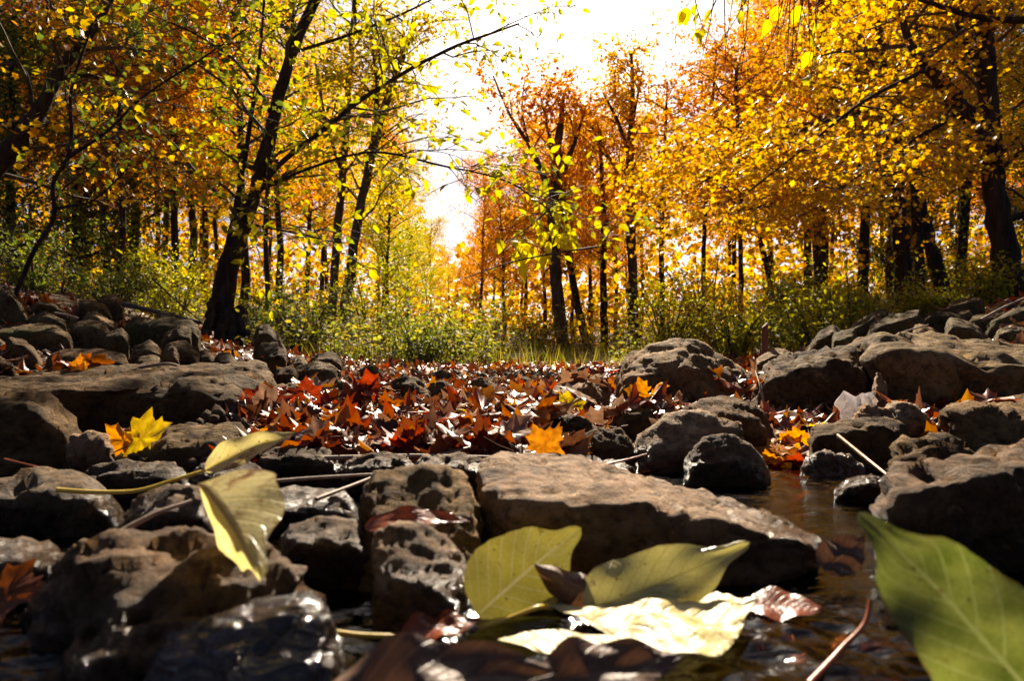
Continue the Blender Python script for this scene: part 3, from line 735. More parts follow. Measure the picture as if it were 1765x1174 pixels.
def curve(pts, n):
    """smooth line through the given points"""
    p = np.asarray(pts, float)
    k = len(p)
    d = np.concatenate([[0], np.cumsum(np.linalg.norm(np.diff(p, axis=0), axis=1))])
    tt = np.linspace(0, d[-1], n)
    if k < 3:
        return np.stack([np.interp(tt, d, p[:, i]) for i in range(p.shape[1])], -1)
    m = np.gradient(p, d, axis=0)
    idx = np.clip(np.searchsorted(d, tt, 'right') - 1, 0, k - 2)
    h = (d[idx + 1] - d[idx])[:, None]
    u = ((tt - d[idx]) / (d[idx + 1] - d[idx]))[:, None]
    return ((2 * u**3 - 3 * u**2 + 1) * p[idx] + (u**3 - 2 * u**2 + u) * h * m[idx] + (-2 * u**3 + 3 * u**2) * p[idx + 1] + (u**3 - u**2) * h * m[idx + 1])


# ------------------------------------------------------------------ foliage: many small leaf faces
OVATE = (np.array([(0, 0, 0), (-.24, .3, .06), (.24, .3, .06), (-.2, .66, .05), (.2, .66, .05), (0, 1, -.06), (0, .45, 0)], float),
         np.array([(0, 6, 1), (0, 2, 6), (1, 6, 3), (2, 4, 6), (3, 6, 5), (6, 4, 5)]))
RHOMB = (np.array([(0, 0, 0), (-.3, .45, .07), (.3, .45, .07), (0, 1, -.04)], float), np.array([(0, 3, 1), (0, 2, 3)]))
STAR = (np.array([(0, 0, 0), (-.46, .14, .05), (-.34, .38, .02), (-.5, .62, .08), (-.25, .66, 0), (0, 1, -.06), (.25, .66, 0), (.5, .62, .08), (.34, .38, .02), (.46, .14, .05)], float),
        np.array([(0, 2, 1), (0, 4, 2), (2, 4, 3), (4, 6, 5), (0, 6, 4), (0, 8, 6), (6, 8, 7), (0, 9, 8)]))


def leaves_np(pos, axis, normal, size, tpl):
    tv, tf = tpl
    n = len(pos)
    a = axis / (np.linalg.norm(axis, axis=1)[:, None] + 1e-9)
    x = np.cross(a, normal); x /= np.linalg.norm(x, axis=1)[:, None] + 1e-9
    z = np.cross(x, a)
    v = pos[:, None, :] + size[:, None, None] * (tv[None, :, 0, None] * x[:, None, :] + tv[None, :, 1, None] * a[:, None, :] + tv[None, :, 2, None] * z[:, None, :])
    f = tf[None] + (np.arange(n) * len(tv))[:, None, None]
    return v.reshape(-1, 3), f.reshape(-1, 3)


def in_view(p, mx=330, top=-330, bot=1300):
    y = np.maximum(p[:, 1], 0.2)
    px = CX + F * p[:, 0] / y; py = HZ - F * (p[:, 2] - CAM_H) / y
    return (px > -mx) & (px < 1765 + mx) & (py > top) & (py < bot)


def sprout(limbs, rng, nb, lb, ntw, ltw, start=0.3, up=0.15, r0=0.02, droop=0.1, flat=0.45):
    """side branches and twigs growing out of the limbs; returns branch lines, twig lines"""
    br, tw = [], []
    tot = sum(np.sum(np.linalg.norm(np.diff(l, axis=0), axis=1)) for l, _ in limbs)
    for l, lr in limbs:
        ln = np.sum(np.linalg.norm(np.diff(l, axis=0), axis=1))
        k = max(2, int(round(nb * ln / tot)))
        for q in range(k):
            f = start + (1 - start) * (q + rng.random()) / k
            i = f * (len(l) - 1); i0 = min(int(i), len(l) - 2); u = i - i0
            p = l[i0] * (1 - u) + l[i0 + 1] * u
            rr = lr[i0]
            t = l[i0 + 1] - l[i0]; t /= np.linalg.norm(t) + 1e-9
            az = rng.uniform(0, 2 * np.pi)
            dr = np.array([np.cos(az), np.sin(az), rng.normal(up, 0.18)]) + t * 0.45
            dr /= np.linalg.norm(dr)
            L_ = lb * rng.uniform(0.55, 1.15) * (1.1 - 0.45 * f)
            m = 6
            s = np.linspace(0, 1, m)[:, None]
            wob = rng.normal(0, 0.05, (m, 3)).cumsum(0) * L_ * 0.5; wob[0] = 0
            line = p + dr * s * L_ + wob + np.array([0, 0, -droop]) * (s ** 2) * L_
            rb = min(rr * 0.6, r0) * (1 - 0.8 * s[:, 0])
            br.append((line, rb))
            for _ in range(ntw):
                g0 = rng.uniform(0.15, 1.0)
                j = g0 * (m - 1); j0 = min(int(j), m - 2); uu = j - j0
                pp = line[j0] * (1 - uu) + line[j0 + 1] * uu
                td = dr * 0.7 + rng.normal(0, 1, 3) * np.array([0.8, 0.8, flat])
                td /= np.linalg.norm(td)
                le = ltw * rng.uniform(0.5, 1.2)
                pe = pp + td * le + np.array([0, 0, -0.12 * le])
                tw.append((pp, (pp + pe) / 2 + np.array([0, 0, 0.06 * le]), pe))
    return br, tw


def crown_leaves(tw, rng, per, size, tpl, spread=0.06, tilt=0.65, droop=0.35, cull=True):
    a = np.array([t[0] for t in tw]); c = np.array([t[2] for t in tw]); b = np.array([t[1] for t in tw])
    n = len(tw)
    idx = np.repeat(np.arange(n), per)
    u = rng.uniform(0.1, 1.05, n * per)[:, None]
    p = a[idx] * (1 - u) ** 2 + 2 * b[idx] * u * (1 - u) + c[idx] * u ** 2
    p = p + rng.normal(0, spread, p.shape)
    if cull:
        k = in_view(p); p = p[k]; idx = idx[k]
    m = len(p)
    ax = (c - a)[idx]; ax /= np.linalg.norm(ax, axis=1)[:, None] + 1e-9
    ax = ax * 0.7 + rng.normal(0, 0.6, (m, 3)) + np.array([0, 0, -droop])
    nm = np.array([0, 0, 1.0]) + rng.normal(0, tilt, (m, 3))
    sz = size * rng.uniform(0.65, 1.25, m)
    return leaves_np(p, ax, nm, sz, tpl)


def limb_px(pts, dd):
    """limb drawn as (px, row, width px[, distance]) -> smooth line with radii"""
    out, rad = [], []
    for q in pts:
        d = q[3] if len(q) > 3 else dd
        out.append(tuple(P(q[0], q[1], d)))
        rad.append(q[2] * 0.42 * d / F)
    n = 4 * len(pts) + 2
    c = curve(out, n)
    dd_ = np.concatenate([[0], np.cumsum(np.linalg.norm(np.diff(np.array(out), axis=0), axis=1))])
    tt = np.linspace(0, dd_[-1], n)
    return c, np.interp(tt, dd_, rad)


def tree(label, limbs_px, d, leaf, nb=40, lb=1.2, ntw=7, ltw=0.45, per=8, size=0.09, tpl=RHOMB, seed=0, bark='bark', start=0.25,
         grow=True, group=None, spread=0.06, up=0.15, droop=0.1, foot=1.25, name='tree', flat=0.45, r0=0.02, slim=1.0):
    """tree > trunk, limb..., twigs, crown, following limbs read off the photograph at distance d"""
    rng = np.random.default_rng(seed)
    limbs = [limb_px([(q[0], q[1], q[2] * slim) + tuple(q[3:]) for q in l], d) for l in limbs_px]
    # run the trunk down into the ground and flare its foot
    t0, r0_ = limbs[0]
    bx, by = t0[0][0], t0[0][1]
    gz = float(g(bx, by)) - 0.1
    if t0[0][2] > gz + 0.02:
        t0 = np.concatenate([[[bx, by, gz]], t0]); r0_ = np.concatenate([[r0_[0] * foot], r0_])
        limbs[0] = (t0, r0_)
    base = (bx, by, gz)
    root = empty(name, base)
    tag(root, label, 'tree', group)
    lens = 0
    for i, (l, r) in enumerate(limbs):
        # gnarl a little
        jit = rng.normal(0, 0.09, l.shape) * r[:, None]; jit[0] = 0
        T = Tubes(); T.add(l + jit, r * (1 + rng.normal(0, 0.06, len(r))), 10 if i == 0 else 8)
        link('trunk' if i == 0 else 'limb', T.mesh('trunk', M[bark], base), root)
    if not grow: return root, limbs
    br, tw = sprout(limbs, rng, nb, lb, ntw, ltw, start=start, up=up, droop=droop, flat=flat, r0=r0)
    T = Tubes()
    ok_b = in_view(np.array([b[0][3] for b in br]))
    for k, (ln, rb) in enumerate(br):
        if ok_b[k]: T.add(ln, np.maximum(rb, 0.0025), 5)
    ok_t = in_view(np.array([t[1] for t in tw]))
    for k, t in enumerate(tw):
        if ok_t[k]: T.add(np.array(t), [0.0035, 0.0025, 0.0012], 3)
    if T.n:
        o = link('branches', T.mesh('branches', M['twig'], base), root); o['kind'] = 'stuff'
    v, f = crown_leaves(tw, rng, per, size, tpl, spread=spread)
    if len(v):
        o = link('crown', mesh_np('crown', v - np.array(base), f, M[leaf]), root); o['kind'] = 'stuff'
    return root, limbs


# ------------------------------------------------------------------ single leaves as parts and things
def leaf_mesh(name, B, T, width, normal, bend=0.0, fold=0.1, curl=0.0, wave=0.0, serr=0.0, nu=10, nv=24, mat=None, seed=0, prof=None, origin=None, arc=0.0):
    """ovate blade from base B to tip T; width is the half width, normal the side that faces up"""
    rng = random.Random(seed)
    B, T = Vector(B), Vector(T)
    ax = T - B; L_ = ax.length
    x = ax.normalized().cross(Vector(normal)).normalized()
    z = x.cross(ax.normalized()).normalized()
    v, uv = [], []
    ph = rng.uniform(0, 6)
    for j in range(nv + 1):
        t = j / nv
        w_ = prof(t) if prof else (math.sin(math.pi * min(1, t ** 0.72)) ** 0.8 * (1 - 0.25 * t))
        for i in range(nu + 1):
            s = 2 * i / nu - 1
            e = 1.0 + (serr * ((t * 26) % 1.0) if abs(s) > 0.95 else 0)
            off = s * width * w_ * e
            h = bend * 4 * t * (1 - t) + fold * abs(s) * width * w_ + curl * (s * s) * width * w_ * (0.4 + t) + wave * width * math.sin(t * 15 + ph + (2 if s > 0 else 0)) * abs(s) * w_
            h += wave * 0.4 * width * noise.noise(Vector((s * 2 + ph, t * 5, seed)))
            v.append(B + ax * t + x * (off + arc * 4 * t * (1 - t)) + z * h)
            uv.append((i / nu, t))
    f = []
    for j in range(nv):
        for i in range(nu):
            a = j * (nu + 1) + i
            f.append((a, a + 1, a + nu + 2, a + nu + 1))
    o = Vector(origin) if origin is not None else B
    return mesh_np(name, [tuple(p - o) for p in v], f, mat, smooth=True, uv=uv)


def stem(name, pts, r, mat, parent=None, origin=(0, 0, 0), n=16, sides=7, taper=0.7):
    c = curve(pts, n)
    T = Tubes(); T.add(c, r * np.linspace(1, taper, n), sides)
    return link(name, T.mesh(name, mat, origin), parent)


MAPLE = [(0, 0), (.07, .03), (.2, -.06), (.33, -.08), (.27, .06), (.42, .1), (.55, .13), (.47, .24), (.52, .35), (.62, .52), (.48, .53), (.4, .52), (.33, .57), (.25, .58), (.24, .68), (.25, .78), (.14, .78), (.07, .88), (0, 1)]
MAPLE = MAPLE + [(-a, b) for a, b in MAPLE[-2:0:-1]]


def maple_mesh(name, mat, seed, curl=0.5, petiole=True):
    rng = random.Random(seed)
    c = (0.0, 0.28)
    rings = [0.0, 0.35, 0.7, 1.0]
    pts = [(c[0], c[1])]
    for r in rings[1:]:
        for (x, y) in MAPLE:
            k = r if r < 1 else 1.0
            sm = 0.75 + 0.25 * r
            pts.append((c[0] + (x - c[0]) * k, c[1] + (y - c[1]) * k))
    m = len(MAPLE)
    f = [(0, 1 + i, 1 + (i + 1) % m) for i in range(m)]
    for r in range(len(rings) - 2):
        o = 1 + r * m
        for i in range(m):
            j = (i + 1) % m
            f.append((o + i, o + m + i, o + m + j)); f.append((o + i, o + m + j, o + j))
    a1, a2, ph = rng.uniform(-1, 1) * curl, rng.uniform(-1.2, 1.2) * curl, rng.uniform(0, 6)
    v = []
    phi, kr = rng.uniform(0, 3.14), curl * rng.uniform(0.8, 2.4) * rng.choice((-1, 1))
    def roll(x, y, z):
        dx, dy = x, y - 0.3
        s_ = dx * math.cos(phi) + dy * math.sin(phi); o_ = -dx * math.sin(phi) + dy * math.cos(phi)
        s2, z2 = math.sin(kr * s_) / kr, (1 - math.cos(kr * s_)) / kr
        s2 -= z * math.sin(kr * s_); z2 += z * math.cos(kr * s_)
        return (s2 * math.cos(phi) - o_ * math.sin(phi), 0.3 + s2 * math.sin(phi) + o_ * math.cos(phi), z2)
    for x, y in pts:
        dy = y - 0.3
        r2 = x * x + dy * dy
        z = 0.5 * a1 * x * x + 0.5 * a2 * dy * dy + 0.18 * curl * math.sin(4 * math.atan2(dy, x) + ph) * r2 * 2 + 0.16 * curl * noise.noise(Vector((x * 3, y * 3, seed)))
        z += 0.2 * curl * noise.noise(Vector((x * 6 + seed, y * 6, 2.0)))
        v.append(roll(x, y, z))
    if petiole:
        L_ = rng.uniform(0.35, 0.8); bx = rng.uniform(-.25, .25); bz = rng.uniform(-.05, .25)
        n0 = len(v)
        for t in (0, .5, 1):
            for k in range(3):
                an = k * 2.094
                v.append((bx * t * t + 0.016 * math.cos(an), -L_ * t, v[0][2] * 0 + bz * t * t + 0.016 * math.sin(an)))
        for s in range(2):
            for k in range(3):
                a = n0 + s * 3 + k; b = n0 + s * 3 + (k + 1) % 3
                f.append((a, b, b + 3)); f.append((a, b + 3, a + 3))
    return mesh_np(name, v, f, mat, smooth=True)


def place(name, me, loc, axis, normal, size, parent=None):
    a = Vector(axis).normalized()
    x = a.cross(Vector(normal)).normalized()
    z = x.cross(a)
    o = bpy.data.objects.new(name, me)
    col.objects.link(o)
    mt = Matrix((x, a, z)).transposed().to_4x4()
    o.rotation_euler = mt.to_euler()
    o.scale = (size, size, size)
    o.location = loc
    if parent is not None:
        o.parent = parent
        o.location = Vector(loc) - parent.location
    return o


# ------------------------------------------------------------------ the trees one can tell apart
LEAF_G = leaf_mesh('leaf', (0, 0, 0), (0, 1, 0), 0.27, (0, 0, 1), bend=0.08, fold=0.15, nu=4, nv=7)
LEAF_SETS = {}


def leaf_parts(root, tw, rng, mat, n, size, droop=0.5, limbs=None):
    """single large leaves hung along twigs, each a part of its tree"""
    key = mat
    if key not in LEAF_SETS:
        LEAF_SETS[key] = []
        for q in range(4):
            me = leaf_mesh('leaf', (0, 0, 0), (0, 1, 0), 0.24 + 0.05 * q, (0, 0, 1), bend=0.03 + 0.05 * q, fold=0.1 + 0.08 * q, wave=0.1, nu=4, nv=7, seed=q)
            me.materials.append(M[mat]); LEAF_SETS[key].append(me)
    k = 0
    for i in range(n):
        t = tw[i % len(tw)]
        u = rng.uniform(0.15, 1.0)
        p = t[0] * (1 - u) ** 2 + 2 * t[1] * u * (1 - u) + t[2] * u * u
        if not in_view(p[None], 20, -20)[0]: continue
        ax = (t[2] - t[0]); ax = ax / (np.linalg.norm(ax) + 1e-9) * 0.6 + rng.normal(0, 0.5, 3) + np.array([0, 0, -droop])
        nm = np.array([0, -0.3, 1.0]) + rng.normal(0, 0.6, 3)
        o = place('leaf', LEAF_SETS[key][i % 4], Vector(p), ax, nm, size * rng.uniform(0.7, 1.25), root)
        if limbs:     # hangs from the nearest limb
            o.parent = min(limbs, key=lambda q: float(np.min(np.sum((q[1] - p) ** 2, axis=1))))[0]
        k += 1
    return k


def twigs_only(root, tw, br=()):
    T = Tubes()
    for ln, rb in br: T.add(ln, np.maximum(rb, 0.003), 5)
    for t in tw: T.add(np.array(t), [0.004, 0.003, 0.0015], 3)
    o = link('twigs', T.mesh('twigs', M['twig'], tuple(root.location)), root); o['kind'] = 'stuff'


# forked tree on the shaded bank
T3, T3l = tree('dark forked tree with yellow green leaves and a long branch reaching over the creek',
    [[(388, 600, 56), (386, 560, 46), (402, 450, 40), (424, 385, 38), (440, 330, 36), (462, 245, 36), (480, 170, 34), (515, 60, 30), (545, -5, 26), (575, -110, 22)],
     [(376, 570, 34), (372, 515, 28), (392, 430, 25), (406, 370, 20), (412, 330, 16), (428, 235, 13), (446, 110, 10), (455, 0, 8)],
     [(432, 345, 18), (480, 285, 16), (540, 236, 14), (640, 160, 12), (770, 86, 9), (895, 40, 5)],
     [(440, 330, 10), (520, 295, 8), (640, 262, 7, 5.2), (760, 285, 6, 5.0), (880, 315, 5, 4.8), (945, 360, 4, 4.6)],
     [(470, 200, 10), (420, 120, 8, 5.2), (340, 60, 6, 4.8), (250, 20, 4, 4.5)],
     [(505, 90, 10), (600, 60, 8), (700, 20, 6), (780, -20, 4)],
     [(424, 385, 8), (500, 400, 6, 5.0), (590, 420, 4, 4.7)]],
    5.4, 'lime', nb=42, lb=1.1, ntw=7, ltw=0.4, per=6, size=0.075, tpl=OVATE, seed=3, start=0.28, spread=0.05, foot=1.1, slim=0.74)
rng = np.random.default_rng(33)
br3, tw3 = sprout(T3l[2:7], rng, 34, 0.7, 4, 0.3, start=0.3, up=0.0, droop=0.25, r0=0.008)
twigs_only(T3, tw3, br3)
T3ob = [c for c in col.objects if c.parent == T3 and c.name.split('.')[0] == 'limb']
leaf_parts(T3, tw3, rng, 'lime', 300, 0.082, limbs=[(o_, l_[0]) for o_, l_ in list(zip(T3ob, T3l[1:]))[1:6]])

# bright yellow spray at the end of its reaching branch
spray_l = [limb_px([(1036, 424, 4), (960, 436, 4), (880, 452, 3), (800, 480, 2)], 4.4), limb_px([(945, 360, 5), (958, 392, 4), (950, 430, 3)], 4.5), limb_px([(945, 362, 4), (900, 400, 3), (862, 425, 2)], 4.5)]
sp_root = empty('leafy_branch', tuple(spray_l[0][0][0]))
tag(sp_root, 'thin branch with bright yellow leaves hanging over the middle of the creek', 'branch')
spl = []
for l, r in spray_l:
    T = Tubes(); T.add(l, r, 6); spl.append((link('limb', T.mesh('limb', M['twig'], tuple(sp_root.location)), sp_root), l))
br, tw = sprout(spray_l[1:], rng, 12, 0.16, 3, 0.12, start=0.05, up=-0.1, r0=0.003)
twigs_only(sp_root, tw)
M['bright'] = leaf_mat('bright_yellow_leaves', [(0.68, 0.6, 0.03), (0.8, 0.68, 0.05)], rand='object', trans=0.6, tboost=1.3)
leaf_parts(sp_root, tw, rng, 'bright', 46, 0.12, droop=0.8, limbs=spl)

tree('black bent tree trunk leaning in from the photo edge on the shaded bank',
     [[(-150, 520, 70), (-90, 390, 60), (-20, 300, 52), (30, 245, 46), (68, 190, 38), (105, 120, 30), (150, 66, 22), (190, 0, 15), (215, -60, 10)],
      [(100, 135, 14), (160, 130, 11), (220, 180, 8), (250, 240, 6), (280, 320, 3)], [(60, 205, 10), (30, 110, 9), (-20, 115, 7)]],
     4.6, 'gold', nb=18, lb=1.1, ntw=5, ltw=0.4, per=9, size=0.05, tpl=STAR, seed=4, start=0.35, slim=0.78)
tree('thin crooked sapling with a long slanting fork in front of the orange leaves',
     [[(28, 505, 10), (60, 430, 9), (94, 370, 9), (92, 315, 8), (118, 270, 8), (122, 160, 6), (160, 40, 4)],
      [(118, 270, 8), (180, 230, 6), (240, 172, 5), (340, 105, 4), (432, 44, 2)], [(94, 360, 6), (160, 345, 4), (220, 290, 3)]],
     4.0, 'green', nb=18, lb=0.8, ntw=5, ltw=0.35, per=5, size=0.065, tpl=OVATE, seed=5, start=0.35)
tree('slim straight trunk rising among orange leaves left of the forked tree',
     [[(302, 470, 14), (300, 300, 13), (304, 140, 11), (306, -60, 8)]], 12.0, 'orange', nb=40, lb=2.0, ntw=8, ltw=0.7, per=17, size=0.086, tpl=RHOMB, seed=6, start=0.25)
tree('straight brown tree, left one of the close pair beyond the forked tree',
     [[(573, 525, 19), (582, 400, 17), (592, 290, 16), (604, 110, 13), (616, -60, 10)], [(590, 300, 8), (560, 200, 6), (540, 80, 4)]], 10.5, 'yellow', nb=34, lb=1.8, ntw=7, ltw=0.6, per=13, size=0.078, tpl=RHOMB, seed=7, bark='bark2', start=0.3)
tree('leaning brown tree, right one of the close pair beyond the forked tree',
     [[(596, 525, 22), (612, 410, 20), (640, 270, 19), (668, 165, 16), (692, 105, 13), (715, 30, 9)], [(632, 300, 10), (650, 190, 8), (640, 60, 5)]], 9.8, 'yellow', nb=34, lb=1.6, ntw=7, ltw=0.6, per=13, size=0.078, tpl=RHOMB, seed=8, bark='bark2', start=0.3)
tree('grey trunk with a fan of bare upright branches in the middle of the valley',
     [[(972, 608, 28), (962, 520, 25), (955, 420, 24), (956, 330, 24), (960, 260, 20), (968, 200, 12), (972, 160, 5)],
      [(955, 350, 18), (935, 300, 13), (915, 255, 10), (880, 200, 6), (850, 130, 3)], [(957, 310, 12), (950, 250, 9), (940, 200, 6), (930, 160, 3)],
      [(958, 300, 12), (985, 260, 10), (1000, 215, 6), (1010, 180, 3)], [(915, 260, 6), (900, 190, 4), (905, 130, 2)]],
     14.0, 'orange', nb=26, lb=1.4, ntw=7, ltw=0.6, per=13, size=0.109, tpl=RHOMB, seed=9, bark='bark2', start=0.3, up=0.5)
tree('second trunk close behind the fan branched tree, leaning slightly',
     [[(1012, 600, 18), (995, 520, 16), (978, 430, 14), (970, 340, 12), (985, 240, 8)]], 15.5, 'orange', nb=30, lb=1.5, ntw=8, ltw=0.7, per=15, size=0.094, tpl=RHOMB, seed=10, bark='bark', start=0.4)
tree('dark straight trunk between the fan branched tree and the tall grey one',
     [[(1042, 595, 16), (1040, 480, 14), (1040, 380, 12), (1036, 280, 8), (1030, 210, 4)]], 15.0, 'orange', nb=30, lb=1.5, ntw=8, ltw=0.7, per=15, size=0.094, tpl=RHOMB, seed=12, start=0.4)
tree('tall grey tree with steep upper forks standing alone against the sky',
     [[(1092, 530, 22), (1090, 450, 20), (1086, 340, 19), (1086, 250, 16), (1090, 180, 11), (1088, 90, 5)], [(1086, 270, 10), (1065, 210, 8), (1040, 160, 4)],
      [(1084, 340, 8), (1050, 270, 6), (1020, 220, 3)], [(1087, 230, 8), (1100, 160, 5), (1110, 110, 2)]],
     14.5, 'gold', nb=34, lb=1.3, ntw=7, ltw=0.6, per=15, size=0.101, tpl=RHOMB, seed=11, bark='bark2', start=0.25, up=0.4)
tree('straight brown trunk rising behind the weeds near the leaning pair',
     [[(1487, 478, 22), (1490, 400, 19), (1492, 330, 16), (1486, 210, 12), (1478, 60, 9)]], 9.5, 'gold', nb=40, lb=2.0, ntw=8, ltw=0.6, per=19, size=0.061, tpl=RHOMB, seed=13, start=0.35)
tree('thick dark trunk standing at the top of the rocky bank',
     [[(1562, 540, 38), (1556, 450, 34), (1548, 350, 31), (1540, 250, 24), (1525, 150, 19), (1512, 20, 14)], [(1540, 250, 12), (1450, 300, 8, 7.2), (1340, 345, 5, 6.8), (1260, 370, 3, 6.5)], [(1530, 180, 12), (1420, 210, 8, 7.2), (1300, 265, 5, 6.8), (1200, 320, 3, 6.6)]],
     7.8, 'gold', nb=62, lb=1.5, ntw=9, ltw=0.5, per=15, size=0.052, tpl=STAR, seed=14, start=0.4, flat=0.25)
tree('dark trunk close behind the thick one on the rocky bank',
     [[(1588, 520, 22), (1582, 420, 20), (1576, 300, 17), (1580, 150, 13), (1585, -40, 10)]], 9.0, 'gold', nb=36, lb=1.8, ntw=7, ltw=0.6, per=14, size=0.06, tpl=STAR, seed=15, start=0.4)
tree('leaning dark trunk right of the thick one, tilted towards it',
     [[(1626, 505, 30), (1612, 450, 26), (1592, 375, 22), (1570, 270, 16), (1545, 150, 10)]], 9.5, 'yellow', nb=36, lb=1.8, ntw=7, ltw=0.6, per=14, size=0.06, tpl=STAR, seed=16, start=0.45)
tree('big ivy clad tree at the photo edge with a heavy bent limb',
     [[(1752, 530, 62), (1738, 450, 48), (1718, 375, 42), (1712, 290, 38), (1702, 170, 36), (1694, 40, 34), (1688, -120, 30)],
      [(1708, 240, 34), (1660, 190, 34), (1640, 160, 28), (1600, 118, 22), (1566, 70, 16), (1548, -10, 10)],
      [(1700, 150, 20), (1672, 90, 15), (1648, 30, 12), (1630, -60, 9)],
      [(1715, 390, 16), (1760, 370, 14), (1830, 345, 10)],
      [(1830, 30, 18, 5.0), (1700, 32, 12, 5.0), (1620, 10, 9, 5.0), (1540, -20, 6, 5.0)],
      [(1600, 118, 10), (1480, 180, 7, 5.4), (1380, 260, 5, 5.2), (1290, 330, 3, 5.0)],
      [(1660, 190, 10), (1560, 250, 7, 5.4), (1440, 330, 4, 5.2)]],
     5.8, 'gold', nb=60, lb=1.1, ntw=8, ltw=0.42, per=14, size=0.047, tpl=STAR, seed=17, start=0.32, flat=0.25, foot=1.3)
tree('slender pole like tree in the middle distance beside the yellow shrub',
     [[(1277, 540, 11), (1276, 400, 10), (1272, 250, 8), (1268, 100, 5)]], 11.0, 'orange', nb=36, lb=1.7, ntw=7, ltw=0.6, per=15, size=0.078, tpl=RHOMB, seed=18, start=0.3)
tree('thin leaning trunk behind the olive weeds',
     [[(1332, 525, 12), (1322, 460, 11), (1305, 395, 10), (1296, 280, 8), (1290, 120, 5)]], 12.5, 'orange', nb=36, lb=1.8, ntw=7, ltw=0.7, per=15, size=0.086, tpl=RHOMB, seed=19, start=0.3)
tree('thin dark tree with orange leaves at the edge of the sky gap',
     [[(1142, 540, 11), (1140, 400, 10), (1146, 250, 7), (1150, 140, 4)]], 13.0, 'orange', nb=26, lb=1.2, ntw=7, ltw=0.6, per=11, size=0.086, tpl=RHOMB, seed=20, start=0.3)
tree('thin trunk with orange red leaves right of the sky gap',
     [[(1212, 545, 10), (1214, 400, 9), (1222, 260, 7), (1230, 150, 5), (1235, 80, 3)]], 12.0, 'red', nb=28, lb=1.2, ntw=7, ltw=0.6, per=13, size=0.078, tpl=RHOMB, seed=21, start=0.4)
tree('thin trunk behind the shaded weeds at the far end of the dark bank',
     [[(205, 470, 14), (212, 380, 12), (205, 250, 10), (215, 80, 8)]], 10.0, 'orange', nb=40, lb=1.8, ntw=7, ltw=0.6, per=15, size=0.078, tpl=RHOMB, seed=22, start=0.3)
tree('slim tree with olive leaves between the forked tree and the close pair',
     [[(462, 520, 12), (458, 400, 11), (470, 250, 9), (500, 80, 7), (510, -40, 5)]], 9.0, 'lime', nb=30, lb=1.4, ntw=6, ltw=0.5, per=6, size=0.1, tpl=OVATE, seed=23, start=0.3)

# twigs hanging down from above, right of the sky gap
hb = empty('hanging_branch', tuple(P(1400, -60, 3.6)))
tag(hb, 'drooping bare twigs with a few yellow leaves hanging from above beside the sky gap', 'branch')
hl = [limb_px([(1480, -90, 10), (1300, -50, 7), (1190, -20, 5)], 3.6)]
T = Tubes(); T.add(hl[0][0], hl[0][1], 6); link('limb', T.mesh('limb', M['twig'], tuple(hb.location)), hb)
rg = np.random.default_rng(77)
T = Tubes(); htw = []
for i in range(26):
    x0 = rg.uniform(1185, 1420); y0 = -40; ln = rg.uniform(60, 230); sx = rg.normal(-12, 26)
    a = np.array(P(x0, y0, 3.6)); b = np.array(P(x0 + sx * .4, y0 + ln * .55, 3.6 + rg.normal(0, .1))); c = np.array(P(x0 + sx, y0 + ln, 3.6 + rg.normal(0, .15)))
    T.add(curve([a, b, c], 8), np.linspace(0.004, 0.0012, 8), 4)
    htw.append((a, b, c))
o = link('twigs', T.mesh('twigs', M['twig'], tuple(hb.location)), hb); o['kind'] = 'stuff'
leaf_parts(hb, htw[::3], rg, 'bright', 26, 0.085, droop=1.0)

# ------------------------------------------------------------------ the wood behind: trees of a few builds, each its own object
def proto(seed, H, spread, leaf, nb=46, per=32, size=0.1, start=0.34):
    rng = np.random.default_rng(seed)
    n = 9
    z = np.linspace(-0.3, H, n)
    l = np.stack([np.cumsum(rng.normal(0, 0.07, n)), np.cumsum(rng.normal(0, 0.07, n)), z], -1); l[:, :2] -= l[1, :2]
    r = np.interp(z, [0, H], [0.12, 0.02])
    T = Tubes(); T.add(l, r, 8); tm = T.mesh('trunk', M['bark'])
    br, tw = sprout([(l, r)], rng, nb, spread, 8, 0.75, start=start, up=0.3, r0=0.035)
    T = Tubes()
    for ln, rb in br: T.add(ln, np.maximum(rb, 0.005), 4)
    bm_ = T.mesh('branches', M['bark'])
    v, f = crown_leaves(tw, rng, per, size, RHOMB, spread=0.15, cull=False)
    return tm, bm_, mesh_np('crown', v, f, M[leaf])


PROTO = {k: proto(*a) for k, a in {
    'orange': (101, 10.0, 2.6, 'orange'), 'gold': (102, 11.0, 2.7, 'gold'), 'yellow': (103, 9.5, 2.5, 'yellow'), 'red': (104, 8.5, 2.3, 'red'), 'lime': (105, 8.0, 2.4, 'lime'), 'green': (106, 5.2, 1.7, 'green', 46, 30, 0.085, 0.1)}.items()}


def far_tree(px, d, kind, sc, rz, side):
    x = d * (px - CX) / F
    z = float(g(x, d))
    root = empty('forest_tree', (x, d, z), rz)
    root.scale = (sc, sc, sc * random.uniform(0.9, 1.15))
    tag(root, {'orange': 'orange leaved', 'gold': 'golden leaved', 'yellow': 'yellow leaved', 'red': 'rust red leaved', 'lime': 'yellow green leaved', 'green': 'low green leaved'}[kind] + ' tree standing ' + ('not far' if d < 16 else 'midway' if d < 25 else 'far') + ' back in the wood ' + side, 'tree', kind + ' trees standing ' + ('not far' if d < 16 else 'midway' if d < 25 else 'far') + ' back ' + side)
    for nm, me in zip(('trunk', 'branches', 'crown'), PROTO[kind]):
        o = link(nm, me, root)
        if nm != 'trunk': o['kind'] = 'stuff'


